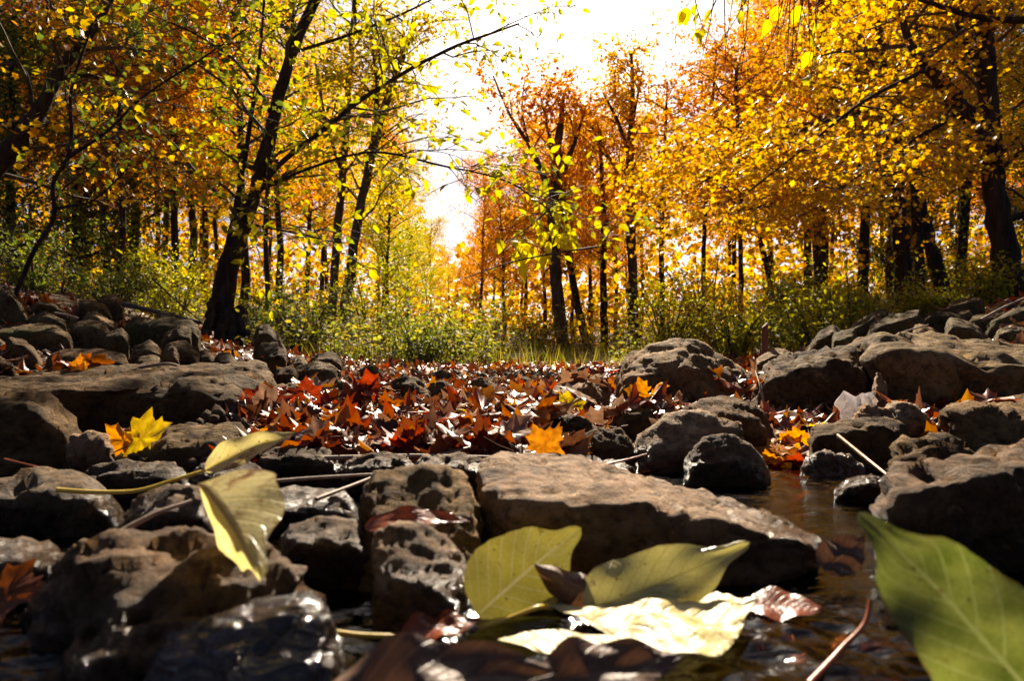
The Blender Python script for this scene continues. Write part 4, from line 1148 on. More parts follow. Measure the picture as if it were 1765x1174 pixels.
rf = random.Random(5)
for d, a, b, step in ((13, -260, 640, 230), (17, -300, 660, 200), (22, -300, 690, 170), (29, -300, 700, 140), (38, -250, 715, 100)):
    px = a
    while px < b:
        far_tree(px + rf.uniform(-30, 30), d + rf.uniform(-1.5, 1.5), rf.choice(['orange', 'orange', 'gold', 'gold', 'yellow']), (0.62 + 0.012 * d) * rf.uniform(0.9, 1.12), rf.uniform(0, 6.3), 'on the dark bank side')
        px += step
for d, a, b, step in ((13, 1440, 2050, 230), (17, 1370, 2050, 200), (22, 1310, 2000, 170), (29, 1270, 2000, 130), (38, 1230, 1950, 95)):
    px = a
    while px < b:
        far_tree(px + rf.uniform(-30, 30), d + rf.uniform(-1.5, 1.5), rf.choice(['gold', 'gold', 'orange', 'yellow', 'red']), (0.62 + 0.012 * d) * rf.uniform(0.9, 1.12), rf.uniform(0, 6.3), 'on the rocky bank side')
        px += step
for px, d, kind, sc in ((830, 19, 'orange', .6), (870, 17, 'orange', .55), (905, 22, 'gold', .72), (940, 20, 'orange', .72), (985, 18, 'orange', .6), (1015, 24, 'orange', .85), (1060, 20, 'orange', .72), (1105, 22, 'gold', .8),
                        (850, 30, 'orange', .75), (900, 33, 'orange', .85), (960, 32, 'gold', .95), (1020, 34, 'orange', 1.0), (1080, 32, 'orange', 1.0), (700, 20, 'lime', .55), (740, 27, 'yellow', .55), (775, 36, 'gold', .5), (820, 40, 'orange', .7), (660, 15, 'lime', .6), (720, 42, 'gold', .6)):
    far_tree(px, d, kind, sc * 0.84, rf.uniform(0, 6.3), 'beyond the leaf drift')


for px, d, kind, sc in ((-120, 12, 'green', 1.0), (20, 10.5, 'green', .8), (130, 11.5, 'green', .85), (235, 13, 'green', .9), (-30, 14, 'gold', .8), (150, 15, 'orange', .8), (330, 14.5, 'orange', .8)):
    far_tree(px, d, kind, sc, rf.uniform(0, 6.3), 'on the dark bank side')
for px, d, kind, sc in ((1420, 14, 'orange', .75), (1535, 13, 'green', .8), (1660, 12.5, 'gold', .8), (1790, 12, 'green', .9)):
    far_tree(px, d, kind, sc, rf.uniform(0, 6.3), 'on the rocky bank side')


# distant woodland that reads as one mass
def distant_wood():
    rng = np.random.default_rng(9)
    n = 26000
    px = rng.uniform(-500, 2300, n); d = rng.uniform(46, 75, n)
    x = d * (px - CX) / F
    hmax = np.interp(px, [-500, 640, 730, 770, 800, 860, 1100, 1160, 2300], [17, 15, 9, 5.5, 6.5, 10, 13, 16, 18])
    zz = g(x, d) + hmax * rng.uniform(0, 1, n) ** 1.0
    p = np.stack([x, d, zz], -1)
    v, f = leaves_np(p, rng.normal(0, 1, (n, 3)), np.array([0, 0, 1]) + rng.normal(0, 0.8, (n, 3)), rng.uniform(0.35, 0.8, n), STAR)
    o = link('distant_woodland', mesh_np('distant_woodland', v, f, M['gold']))
    tag(o, 'distant golden autumn woodland closing the view between the trunks', 'woodland', kind='stuff')


distant_wood()


def understory():
    rng = np.random.default_rng(19)
    for nm, leaf, lab, n, d0, d1, hh in (('distant_brush', 'gold', 'golden brush filling the spaces between the far trunks', 20000, 15, 45, 3.4), ('low_brush', 'lime', 'yellow green brush growing low under the far trees', 15000, 10.5, 26, 1.5)):
        cx_ = rng.uniform(-300, 2060, n // 40); cd = rng.uniform(d0, d1, n // 40)
        idx = rng.integers(0, n // 40, n)
        d = cd[idx] + rng.normal(0, .8, n)
        x = d * (cx_[idx] - CX) / F + rng.normal(0, .9, n)
        top = hh * rng.uniform(.35, 1, n // 40)[idx]
        px_ = CX + F * x / d
        top = top * np.interp(px_, [680, 740, 810, 880], [1, .6, .6, 1])
        p = np.stack([x, d, g(x, d) + top * rng.uniform(0, 1, n)], -1)
        v, f = leaves_np(p, rng.normal(0, 1, (n, 3)), np.array([0, 0, 1]) + rng.normal(0, .7, (n, 3)), rng.uniform(.08, .17, n) * (1.3 if hh > 2 else .8), STAR if hh > 2 else OVATE)
        tag(link(nm, mesh_np(nm, v, f, M[leaf])), lab, 'brush', kind='stuff')


understory()

# pale strip of road glimpsed through the trunks beyond the rocky bank
zr = CAM_H + 24 * (HZ - 503) / F
pv = [P(1440, 0, 24), P(1720, 0, 24), P(1740, 0, 27.5), P(1440, 0, 27.5)]
road = mesh_np('path', [(p.x, p.y, float(g(p.x, p.y)) + 0.25) for p in pv] + [(p.x, p.y, float(g(p.x, p.y)) - 0.3) for p in pv],
               [(0, 1, 2, 3), (0, 4, 5, 1), (1, 5, 6, 2), (2, 6, 7, 3), (3, 7, 4, 0)], plain_mat('pale_road', (0.42, 0.44, 0.48), (0.52, 0.53, 0.56), 0.35, 3.0))
tag(link('path', road), 'pale strip of road glimpsed between the trunks', kind='structure')


# ------------------------------------------------------------------ shrubs and undergrowth
def shrub(label, px, d, h, wid, leaf, seed, n=16, per=13, size=0.05, tpl=OVATE, group=None):
    rng = np.random.default_rng(seed)
    x = d * (px - CX) / F; z = float(g(x, d)) - 0.03
    root = empty('shrub', (x, d, z))
    tag(root, label, 'shrub', group)
    T = Tubes(); tw = []
    for i in range(n):
        az = rng.uniform(0, 6.28); rr = wid * rng.uniform(0.2, 1.0); hh = h * rng.uniform(0.55, 1.08)
        e = np.array([x + rr * np.cos(az), d + rr * np.sin(az), z + hh])
        s = np.array([x, d, z]) + np.array([np.cos(az), np.sin(az), 0]) * 0.12 * wid
        l = curve([s, s * .55 + e * .45 + np.array([0, 0, .22 * hh]), e], 8)
        T.add(l, np.linspace(0.009, 0.002, 8), 4)
        for q in range(9):
            k = rng.integers(1, 8); p = l[k]
            t = rng.normal(0, 1, 3) * np.array([1, 1, .5]); t = t / np.linalg.norm(t) * rng.uniform(.12, .3) * max(.5, h * .5)
            tw.append((p, p + t * .5 + np.array([0, 0, .02]), p + t))
            T.add(np.array(tw[-1]), [.003, .002, .001], 3)
    o = link('stems', T.mesh('stems', M['twig'], (x, d, z)), root); o['kind'] = 'stuff'
    v, f = crown_leaves(tw, rng, per, size, tpl, spread=0.035)
    o = link('foliage', mesh_np('foliage', v - np.array((x, d, z)), f, M[leaf]), root); o['kind'] = 'stuff'


for i, (lab, px, d, h, wd, lf) in enumerate([
    ('green sunlit bush at the left end of the leaf drift', 795, 5.2, 0.52, 0.38, 'lime'),
    ('low dark green bush in front of the sunlit one', 720, 4.6, 0.4, 0.4, 'green'),
    ('tall weedy shrub under the close pair of trees', 640, 6.5, 1.15, 0.6, 'lime'),
    ('loose green shrub between forked tree and close pair', 520, 5.6, 0.7, 0.5, 'green'),
    ('airy yellow green shrub below the low gap in the trees', 720, 8.0, 1.0, 0.7, 'lime'),
    ('greenish yellow shrub beyond the sunlit bush', 840, 10.0, 1.1, 0.8, 'green'),
    ('dark olive shrub at the foot of the fan branched tree', 925, 12.5, 0.8, 0.9, 'green'),
    ('bright yellow green shrub behind the large boulder', 1150, 5.6, 0.85, 0.42, 'lime'),
    ('tall yellow leaved shrub behind the large boulder', 1215, 6.4, 1.25, 0.45, 'yellow'),
    ('leafy green shrub between the large boulder and the stake', 1262, 5.2, 0.55, 0.4, 'lime'),
    ('dark green shrub with small shiny leaves on the rocky bank', 1345, 6.8, 0.85, 0.5, 'green'),
    ('yellow green bush below the straight brown trunk', 1440, 5.6, 0.6, 0.42, 'lime'),
    ('yellow leafed clump hanging over the stones of the bank', 1400, 4.6, 0.42, 0.35, 'lime'),
    ('leafy clump above the long squared block', 1490, 5.6, 0.45, 0.35, 'lime'),
    ('small green clump among the stones at the thick trunk', 1595, 5.0, 0.3, 0.22, 'lime'),
    ('green leafy clump at the foot of the big edge tree', 1705, 5.4, 0.5, 0.32, 'lime'),
    ('dark leafy shrub behind the shaded bank stones', 60, 6.4, 0.8, 0.6, 'green'),
    ('broad green shrub behind the fallen pole', 190, 6.6, 0.6, 0.6, 'green'),
    ('yellowish green shrub just behind the forked tree', 300, 7.0, 0.8, 0.55, 'lime'),
    ('green thicket shrub at the far photo edge of the dark bank', -40, 8.0, 1.4, 0.8, 'green'),
    ('tall green thicket shrub behind the sapling', 90, 8.0, 1.6, 0.9, 'green'),
    ('olive shrub below the slim straight trunk', 260, 8.5, 1.2, 0.8, 'lime'),
    ('straggly shrub right of the forked tree roots', 465, 5.9, 0.5, 0.35, 'green'),
    ('gold tinted shrub under the slender pole like tree', 1290, 8.5, 1.1, 0.7, 'yellow'),
    ('olive shrub behind the thin leaning trunk', 1390, 9.5, 1.1, 0.8, 'green')]):
    shrub(lab, px, d, h * 0.82, wd, lf, 200 + i, n=13 + i % 5, per=8 + i % 4, size=0.036 if d < 6 else 0.045)


def undergrowth():
    rng = np.random.default_rng(21)
    pos, axs, nms, szs = [], [], [], []
    T = Tubes()
    zones = [(-100, 430, 6.0, 11.0, 380, .5), (430, 640, 4.6, 9, 420, .5), (600, 860, 4.2, 9.5, 480, .46), (820, 1090, 9.0, 18, 420, .6), (1060, 1330, 5.0, 9.0, 260, .4), (1310, 1520, 4.2, 8.0, 380, .36), (1500, 1800, 6.0, 11, 200, .4)]
    for a, b, d0, d1, n, hh in zones:
        for _ in range(n):
            d = rng.uniform(d0, d1); px = rng.uniform(a, b); x = d * (px - CX) / F; z = float(g(x, d))
            h = hh * rng.uniform(.2, .9) * (2.1 if rng.random() < .2 else 1.0)
            lean = rng.normal(0, .18, 2)
            top = np.array([x + lean[0] * h, d + lean[1] * h, z + h])
            bot = np.array([x, d, z - .02])
            T.add(np.array([bot, (bot + top) / 2 + rng.normal(0, .02, 3), top]), [.003, .0025, .001], 3)
            k = 15
            u = rng.uniform(.2, 1.02, k)[:, None]
            p = bot * (1 - u) + top * u + rng.normal(0, .03, (k, 3))
            az = rng.uniform(0, 6.28, k)
            pos.append(p); axs.append(np.stack([np.cos(az), np.sin(az), rng.normal(-.1, .4, k)], -1))
            nms.append(np.array([0, 0, 1]) + rng.normal(0, .5, (k, 3))); szs.append(rng.uniform(.02, .055, k))
    v, f = leaves_np(np.concatenate(pos), np.concatenate(axs), np.concatenate(nms), np.concatenate(szs), OVATE)
    o = link('undergrowth', mesh_np('undergrowth', v, f, M['weed']))
    tag(o, 'tangled green and yellowing weeds covering both banks', 'undergrowth', kind='stuff')
    o = link('weed_stems', T.mesh('weed_stems', M['twig']))
    tag(o, 'thin dry stems of the weeds on both banks', 'weeds', kind='stuff')
    # grass blades on the flat behind the drift
    n = 3000
    px = rng.uniform(520, 1300, n); d = rng.uniform(4.2, 12, n); x = d * (px - CX) / F
    p = np.stack([x, d, g(x, d) - .01], -1)
    tpl = (np.array([(-.02, 0, 0), (.02, 0, 0), (-.013, .55, .05), (.013, .55, .05), (0, 1, .2)], float), np.array([(0, 1, 3), (0, 3, 2), (2, 3, 4)]))
    v, f = leaves_np(p, np.array([0, 0, 1]) + rng.normal(0, .35, (n, 3)), rng.normal(0, 1, (n, 3)), rng.uniform(.05, .2, n), tpl)
    o = link('grass', mesh_np('grass', v, f, M['weed']))
    tag(o, 'rough grass growing behind the drift of fallen leaves', 'grass', kind='stuff')


undergrowth()

# roots of the forked tree
rr = np.random.default_rng(8)
b3 = tuple(T3.location)
for px0, py0, px1, py1, w0 in ((372, 560, 345, 606, 22), (385, 565, 372, 615, 24), (400, 565, 418, 612, 26), (410, 560, 440, 598, 24), (395, 560, 398, 618, 20), (365, 540, 352, 590, 16)):
    l, r = limb_px([(px0, py0 - 25, w0), ((px0 + px1) / 2 + rr.normal(0, 5), (py0 + py1) / 2 - 8, w0 * .9, 5.1), (px1, py1, w0 * .6, 4.8), (px1 + (px1 - px0) * .25, py1 + 12, w0 * .35, 4.6)], 5.3)
    T = Tubes(); T.add(l + rr.normal(0, .012, l.shape), r, 9)
    link('root', T.mesh('root', M['bark'], b3), T3)

# ------------------------------------------------------------------ fallen leaves
def low_maple(seed, curl):
    rng = random.Random(seed)
    ol = MAPLE[::1]
    a1, a2, ph = rng.uniform(-1, 1) * curl, rng.uniform(-1.2, 1.2) * curl, rng.uniform(0, 6)
    pts = [(0, .28)] + ol
    v = []
    for x, y in pts:
        dy = y - .3
        z = a1 * x * x * 1.6 + a2 * dy * dy * 1.1 + .3 * curl * math.sin(3 * math.atan2(dy, x) + ph) * (x * x + dy * dy) * 1.5
        k_ = 0.95 * curl * (1 if seed % 2 else -1)
        ph2 = seed * 1.1
        s_ = x * math.cos(ph2) + dy * math.sin(ph2); o_ = -x * math.sin(ph2) + dy * math.cos(ph2)
        s2 = math.sin(k_ * s_) / k_; z += (1 - math.cos(k_ * s_)) / k_ + .12 * noise.noise(Vector((x * 6, y * 6, seed)))
        v.append((s2 * math.cos(ph2) - o_ * math.sin(ph2), .3 + s2 * math.sin(ph2) + o_ * math.cos(ph2), z))
    m = len(ol)
    return np.array(v), np.array([(0, 1 + i, 1 + (i + 1) % m) for i in range(m)])


LOWM = [low_maple(500 + i, (0.7, 1.0, 1.4)[i % 3]) for i in range(6)]


def scatter_litter(name, label, n, sampler, seed, mat, size=(0.06, 0.11), tilt=0.45, lift=0.012, zset=None, flat=1.0):
    rng = np.random.default_rng(seed)
    V, Fc, off = [], [], 0
    for k in range(6):
        m = n // 6
        ps, nm = [], []
        while len(ps) < m:
            x, y = sampler(rng)
            if zset is None:
                p, q = surf(x, y)
                if q.z < 0.35 or p.z > float(g(x, y)) + 0.09 or (p.z > float(g(x, y)) + 0.02 and rng.random() < 0.93): continue
            else:
                p, q = Vector((x, y, zset(x, y, rng))), Vector((0, 0, 1))
            ps.append((p.x, p.y, p.z + rng.uniform(0, lift))); nm.append(tuple(q))
        ps = np.array(ps); nm = np.array(nm) + rng.normal(0, tilt, (m, 3))
        v, f = leaves_np(ps, rng.normal(0, 1, (m, 3)) * np.array([1, 1, .35 * flat]), nm, rng.uniform(size[0], size[1], m), (LOWM[k][0] * np.array([1, 1, flat]), LOWM[k][1]))
        V.append(v); Fc.append(f + off); off += len(v)
    o = link(name, mesh_np(name, np.concatenate(V), np.concatenate(Fc), mat, smooth=True))
    tag(o, label, 'leaf litter', kind='stuff')
    return o


def samp_bed(rng):
    while True:
        d = rng.uniform(0.86, 6.0) if rng.random() < .5 else rng.uniform(.86, 2.4)
        px = rng.uniform(440, 1340) if (d > 2.3 or rng.random() < .85) else rng.uniform(1300, 1760)
        x = d * (px - CX) / F
        if float(g(x, d)) > .005: return x, d


def samp_banks(rng):
    d = rng.uniform(2.0, 12.0)
    px = rng.uniform(-150, 560) if rng.random() < .5 else rng.uniform(1260, 1900)
    return d * (px - CX) / F, d


scatter_litter('leaf_litter', 'thick drift of red brown and orange maple leaves covering the creek bed', 12000, samp_bed, 61, M['litter'], size=(.03, .066), lift=0.012, tilt=0.24, flat=.7)
scatter_litter('bank_litter', 'scattered brown and rust leaves lying between the bank stones', 1500, samp_banks, 62, M['litter'], size=(.045, .075))
scatter_litter('slope_litter', 'brown and rust leaves covering the slopes beside the pool', 3000, lambda r: (r.choice((-1, 1)) * r.uniform(1.05, 5.0), r.uniform(-.8, 5.0)), 64, M['litter'], size=(.045, .085), tilt=.3, lift=.015)
scatter_litter('sunken_leaves', 'brown leaves lying on the stream bed under the water', 420, lambda r: (r.uniform(-.5, .55), r.uniform(.25, 1.0)), 63, M['litter'], size=(.04, .075), tilt=.1, flat=.15,
               zset=lambda x, y, r: min(float(g(x, y)) + .008 + r.uniform(0, .01), -.012))

FLC = ['red', 'rust', 'orange', 'yellow', 'tan', 'brown']
MP = {c: [maple_mesh('fallen_leaf', M['fl_' + c], 300 + 10 * i + j, curl=(0.3, 0.55, 0.8, 1.1)[j]) for j in range(4)] for i, c in enumerate(FLC)}
WORD = {'red': 'red', 'rust': 'rusty brown', 'orange': 'orange', 'yellow': 'yellow', 'tan': 'pale tan', 'brown': 'dark brown'}
fr_ = random.Random(90)
fn = np.random.default_rng(91)


def fallen(px, d, c, size, zone, tilt=0.5, lift=0.012, var=None):
    x = d * (px - CX) / F
    p, q = surf(x, d)
    nm = np.array(q) + fn.normal(0, tilt, 3)
    ax = fn.normal(0, 1, 3) * np.array([1, 1, .22])
    o = place('fallen_leaf', MP[c][var if var is not None else fr_.randrange(4)], p + Vector((0, 0, lift + fr_.uniform(0, .02))), ax, nm, size)
    tag(o, WORD[c] + ' maple leaf lying ' + zone, 'leaf', WORD[c] + ' maple leaves ' + zone)
    return o


cnt = 0
while cnt < 205:
    t = fr_.random()
    d = 0.88 + 1.6 * t ** 1.3
    px = fr_.uniform(500, 1300) if d > 1.2 else fr_.uniform(480, 1010)
    x = d * (px - CX) / F
    p, q = surf(x, d)
    if p.z < 0.004 or p.z > float(g(x, d)) + .09 or (p.z > float(g(x, d)) + .03 and fr_.random() < .92): continue
    fallen(px, d, fr_.choices(FLC, [16, 28, 5, 3, 22, 26])[0], fr_.uniform(.04, .072), 'in the drift at its near edge' if d < 1.25 else 'in the middle of the drift' if d < 1.75 else 'in the far part of the drift', tilt=.24)
    cnt += 1
for i in range(16):
    fallen(fr_.uniform(-10, 165), fr_.uniform(1.75, 1.98), fr_.choice(['red', 'orange', 'rust', 'red', 'brown']), fr_.uniform(.06, .09), 'in the pile behind the long slab', tilt=.5)
for i in range(18):
    fallen(fr_.uniform(1330, 1400), fr_.uniform(.98, 1.25), fr_.choice(['red', 'orange', 'yellow', 'rust', 'orange']), fr_.uniform(.04, .065), 'in the wet corner of the pool', tilt=.6, lift=.02)
for i in range(8):
    fallen(fr_.uniform(1110, 1215), fr_.uniform(1.22, 1.5), fr_.choice(['red', 'orange', 'rust', 'tan']), fr_.uniform(.05, .075), 'on the stones below the large boulder', tilt=.5)
for i in range(6):
    fallen(fr_.uniform(1295, 1325), fr_.uniform(2.0, 2.3), fr_.choice(['red', 'red', 'rust']), fr_.uniform(.06, .08), 'at the corner of the wedge shaped boulder', tilt=.7)
for i in range(10):
    fallen(fr_.uniform(440, 520), fr_.uniform(1.1, 1.3), fr_.choice(['red', 'rust', 'brown', 'tan']), fr_.uniform(.06, .085), 'in front of the squared block', tilt=.3)


def one_leaf(label, c, px, py, d, axis, normal, size, var=1, name='fallen_leaf', cat='leaf'):
    o = place(name, MP[c][var], P(px, py, d), axis, normal, size)
    tag(o, label, cat)
    return o


one_leaf('bright yellow maple leaf standing on the dark rounded stone', 'yellow', 222, 768, .93, (.9, -.1, .42), (-.3, -.8, .5), .075, 0)
one_leaf('orange half of a curled leaf beside the bright yellow one', 'orange', 226, 770, .94, (-.7, -.1, .6), (.3, -.8, .4), .045, 2)
one_leaf('orange leaf standing upright at the end of the red leaf pile', 'orange', 132, 646, 1.72, (.1, .1, 1), (-.4, -.9, .1), .06, 0)
one_leaf('golden leaf tip lying flat next to the upright orange leaf', 'yellow', 122, 645, 1.7, (1, .1, .1), (0, -.6, .8), .06, 1)
one_leaf('yellow round leaf shining in the middle of the leaf drift', 'yellow', 702, 760, 1.02, (.5, .1, .3), (-.1, -.7, .7), .055, 0)
one_leaf('small yellow leaf touching the shining round one', 'yellow', 735, 758, 1.03, (.5, .3, .2), (.1, -.6, .7), .035, 1)
one_leaf('large pale pink tan leaf curled at the front of the drift', 'tan', 590, 762, .98, (1, -.1, -.1), (-.3, -.5, .8), .12, 2)
one_leaf('pale tan leaf with dark ribs standing in the drift', 'tan', 842, 694, 1.6, (.9, 0, .15), (0, -.8, .5), .07, 0)
one_leaf('long orange yellow leaf hanging down in the drift', 'orange', 800, 672, 1.65, (.55, -.2, -.6), (.2, -.8, .5), .09, 1)
one_leaf('orange red leaf lying over the dark low stone', 'orange', 925, 722, 1.12, (.8, .3, .3), (-.3, -.5, .8), .06, 1)
one_leaf('orange star shaped leaf on the back edge of the flat sandstone', 'orange', 925, 782, .73, (.6, .2, .6), (.1, -.9, .4), .042, 0)
one_leaf('brown curled leaf on the back edge of the flat sandstone', 'brown', 885, 778, .74, (.9, .2, -.3), (0, -.5, .9), .055, 3)
one_leaf('yellow orange leaf lying left of the pale tilted stone', 'yellow', 965, 700, 1.5, (.9, .2, .1), (0, -.6, .8), .065, 1)
one_leaf('dark brown leaf blade standing in front of the squared block', 'brown', 432, 742, 1.12, (.45, 0, .9), (.95, -.3, 0), .075, 2)
one_leaf('ragged brown leaf at the lower photo edge beside the wet boulder', 'rust', -25, 1028, .42, (.9, .1, .1), (0, -.6, .8), .04, 0)

HM = {
    'L1': hero_leaf_mat('olive_leaf', (0.36, 0.31, 0.07), (0.5, 0.43, 0.12), (0.56, 0.5, 0.24), trans=0.2, tmul=1.0, spots=.15),
    'L2': hero_leaf_mat('pale_green_leaf', (0.56, 0.5, 0.17), (0.68, 0.6, 0.24), (0.44, 0.38, 0.12), trans=0.3, spots=0.2, rough=.25),
    'L3': hero_leaf_mat('cream_yellow_leaf', (0.74, 0.6, 0.22), (0.82, 0.7, 0.34), (0.66, 0.5, 0.16), trans=0.35, rough=0.4),
    'L6': hero_leaf_mat('green_leaf', (0.1, 0.13, 0.025), (0.27, 0.29, 0.08), (0.3, 0.33, 0.12), trans=0.5, spots=.12, rough=0.45, nv=8, tmul=1.1),
    'L7': hero_leaf_mat('pale_yellow_leaf', (0.7, 0.6, 0.24), (0.8, 0.72, 0.38), (0.62, 0.48, 0.12), trans=0.55, tmul=1.3, spots=0.42, spot_col=(0.28, 0.13, 0.04)),
    'L5': hero_leaf_mat('wet_red_leaf', (0.2, 0.04, 0.012), (0.34, 0.075, 0.02), (0.16, 0.04, 0.012), trans=0.3, rough=0.3),
    'LB': hero_leaf_mat('dead_brown_leaf', (0.08, 0.038, 0.02), (0.17, 0.085, 0.045), (0.22, 0.12, 0.07), trans=0.2, rough=0.5),
}


def hero(label, B, T, width, normal, mat, **kw):
    o = link('fallen_leaf', leaf_mesh('fallen_leaf', B, T, width, normal, mat=HM[mat], **kw))
    o.location = B
    tag(o, label, 'leaf')
    return o


broad = lambda t: (math.sin(math.pi * min(1, t ** 0.62)) ** 0.66) * (1 - 0.15 * t) * (1.0 if t < .72 else 1 - .38 * math.sin((t - .72) / .28 * math.pi))
l1 = hero('broad olive yellow leaf standing on edge in front of the flat sandstone', P(822, 1062, .415), P(1002, 910, .44), .033, (.35, -.85, .25), 'L1', nu=14, nv=34, serr=.03, fold=.06, bend=-.004, wave=.04, prof=broad, seed=1)
l2 = hero('pale green leaf with a yellow tip leaning on the flat sandstone', P(1008, 1054, .4), P(1293, 935, .435), .025, (-.1, -.75, .65), 'L2', nu=14, nv=34, serr=.03, fold=.1, bend=-.006, wave=.12, prof=broad, seed=2)
l6 = hero('large green leaf at the lower corner in front of the near boulder', P(1830, 1262, .262), P(1480, 884, .33), .031, (-.25, -.75, .6), 'L6', nu=16, nv=40, serr=.03, fold=.12, bend=.006, wave=.1, prof=broad, seed=3)
l7 = hero('pale folded leaf hanging over the near wet boulder', P(342, 834, .4), P(450, 1000, .32), .027, (-.35, -.8, .35), 'L7', nu=14, nv=34, fold=-.95, bend=.006, wave=.1, arc=-.006, prof=broad, seed=4)
l8 = hero('pale yellow leaf with a very long yellow stem', P(352, 812, .61), P(508, 746, .64), .02, (.1, -.6, .75), 'L7', nu=12, nv=30, fold=.2, bend=.004, wave=.1, seed=5)
stem('stem', [P(98, 845, .57), P(170, 849, .575), P(240, 846, .585), P(300, 828, .595), P(354, 811, .61)], .0022, M['petiole'], l8, tuple(l8.location), n=24)
l5 = hero('wet red brown leaf lying in the riffle', PZ(690, 1092, .006), PZ(832, 1070, .01), .014, (.05, -.25, .96), 'L5', nu=12, nv=24, wave=.22, fold=.1, seed=6)
l5b = hero('thin wet red leaf draped between the pitted and the ochre stone', P(628, 908, .475), P(812, 900, .47), .012, (0, -.5, .85), 'L5', nu=10, nv=26, wave=.15, bend=.006, seed=7)
l4 = hero('small brown curled leaf resting against the broad olive leaf', P(1040, 1035, .41), P(920, 972, .405), .012, (.1, -.8, .6), 'LB', nu=10, nv=20, curl=-1.0, wave=.2, seed=8)
lb = hero('dead brown leaf out of focus along the bottom of the photo', P(540, 1235, .26), P(960, 1160, .285), .024, (-.1, -.55, .85), 'LB', nu=16, nv=40, wave=.25, fold=.15, bend=.006, seed=9)
lb2 = hero('second dead brown leaf at the bottom under the cream yellow leaf', P(920, 1185, .29), P(1180, 1130, .31), .018, (.1, -.5, .85), 'LB', nu=14, nv=30, wave=.25, fold=.2, seed=10)
hero('dark red leaf showing under the water beside the cream yellow leaf', PZ(1290, 1040, .004), PZ(1420, 1050, .006), .018, (0, -.3, .95), 'L5', nu=10, nv=20, wave=.1, seed=11)
hero('brown leaf lodged in the riffle beside the large green leaf', PZ(1420, 985, .01), PZ(1490, 925, .03), .016, (.1, -.7, .7), 'LB', nu=10, nv=20, wave=.3, seed=12)
hero('orange brown leaf under the shallow water near the frosted twig', PZ(1310, 1130, -.012), PZ(1470, 1075, -.012), .025, (0, -.1, 1), 'L5', nu=10, nv=20, wave=.2, seed=13)


def flat_leaf(label, outline, z, mat, name='fallen_leaf', lift=None, res=0.006):
    """leaf traced on the level it lies on, then filled with a fine mesh and gently buckled"""
    pts = [PZ(px, py, z) for px, py in outline]
    c = sum(pts, Vector()) / len(pts)
    bm = bmesh.new()
    vs_ = [bm.verts.new(p - c) for p in pts]
    bm.faces.new(vs_)
    bmesh.ops.triangulate(bm, faces=bm.faces)
    for _ in range(6):
        le = [e for e in bm.edges if e.calc_length() > res]
        if not le: break
        bmesh.ops.subdivide_edges(bm, edges=le, cuts=1)
        bmesh.ops.triangulate(bm, faces=[f for f in bm.faces if len(f.verts) > 3])
    for v_ in bm.verts:
        v_.co.z += .006 * noise.noise(v_.co * 30) + .003 * noise.noise(v_.co * 80) + .25 * abs(v_.co.x) ** 2
    for f in bm.faces: f.smooth = True
    bm.normal_update()
    if sum(f.normal.z for f in bm.faces) < 0: bmesh.ops.reverse_faces(bm, faces=bm.faces)
    uvl = bm.loops.layers.uv.new('UVMap')
    xs = [v_.co.x for v_ in bm.verts]; ys = [v_.co.y for v_ in bm.verts]
    for f in bm.faces:
        for l_ in f.loops:
            l_[uvl].uv = ((l_.vert.co.y - min(ys)) / (max(ys) - min(ys)), (l_.vert.co.x - min(xs)) / (max(xs) - min(xs)))
    me = bpy.data.meshes.new(name); bm.to_mesh(me); bm.free()
    o = link(name, me, None, HM[mat]); o.location = c
    tag(o, label, 'leaf')
    return o


l3 = flat_leaf('cream yellow lobed leaf glaring in the sun on the water', [(858, 1104), (880, 1114), (918, 1126), (962, 1133), (1040, 1121), (1100, 1114), (1150, 1122), (1200, 1132), (1242, 1130), (1216, 1118), (1192, 1102), (1180, 1086), (1196, 1070), (1240, 1052), (1306, 1041), (1272, 1034), (1234, 1020), (1196, 1028), (1140, 1041), (1060, 1045), (1000, 1047), (944, 1044), (985, 1066), (1050, 1084), (985, 1088), (905, 1092)], .012, 'L3')
stem('stem', [PZ(826, 1084, .006), PZ(880, 1066, .012), PZ(925, 1048, .018), PZ(946, 1044, .014)], .0016, M['petiole'], l3, tuple(l3.location))


def stick(label, pts, r, mat='stick', name='stick', cat='stick', taper=.6):
    o = stem(name, pts, r, M[mat], None, tuple(pts[0]), taper=taper)
    o.location = pts[0]
    return tag(o, label, cat)


stick('thick yellow leaf stem lying in the bright riffle', [PZ(518, 1058, .014), PZ(536, 1080, .012), PZ(600, 1094, .01), PZ(700, 1098, .008)], .0022, 'petiole', 'leaf_stem', 'leaf stem')
stick('orange leaf stem slanting down to the near boulder', [P(1444, 751, .78), P(1490, 788, .72), P(1535, 824, .66)], .0022, 'petiole_o', 'leaf_stem', 'leaf stem')
stick('brown twig passing under the hanging pale leaf', [P(200, 922, .44), P(270, 885, .46), P(330, 864, .48)], .0022)
stick('straight twig between the hanging leaf and the pitted stone', [P(415, 836, .62), P(520, 826, .64), P(642, 818, .66)], .0022)
stick('short twig end pointing at the pitted stone', [P(545, 861, .58), P(600, 840, .62), P(645, 822, .66)], .002)
stick('long pale stick lying across the front of the leaf drift', [P(560, 790, .84), P(720, 786, .84), P(862, 789, .8)], .0032)
stick('pale stick rising out of the drift towards the orange leaf', [P(755, 785, .86), P(800, 775, .88), P(835, 762, .95)], .003)
stick('thin reddish twig on the back of the flat sandstone', [P(1040, 802, .72), P(1080, 793, .74), P(1115, 783, .77)], .0016, 'petiole_r')
stick('pale flat twig on the sunlit top of the flat sandstone', [P(990, 788, .73), P(1040, 802, .71), P(1082, 812, .69)], .002)
stick('thin stalk leaning against the wedge shaped boulder', [P(1318, 702, 1.55), P(1310, 665, 1.6), P(1302, 640, 1.66)], .003)
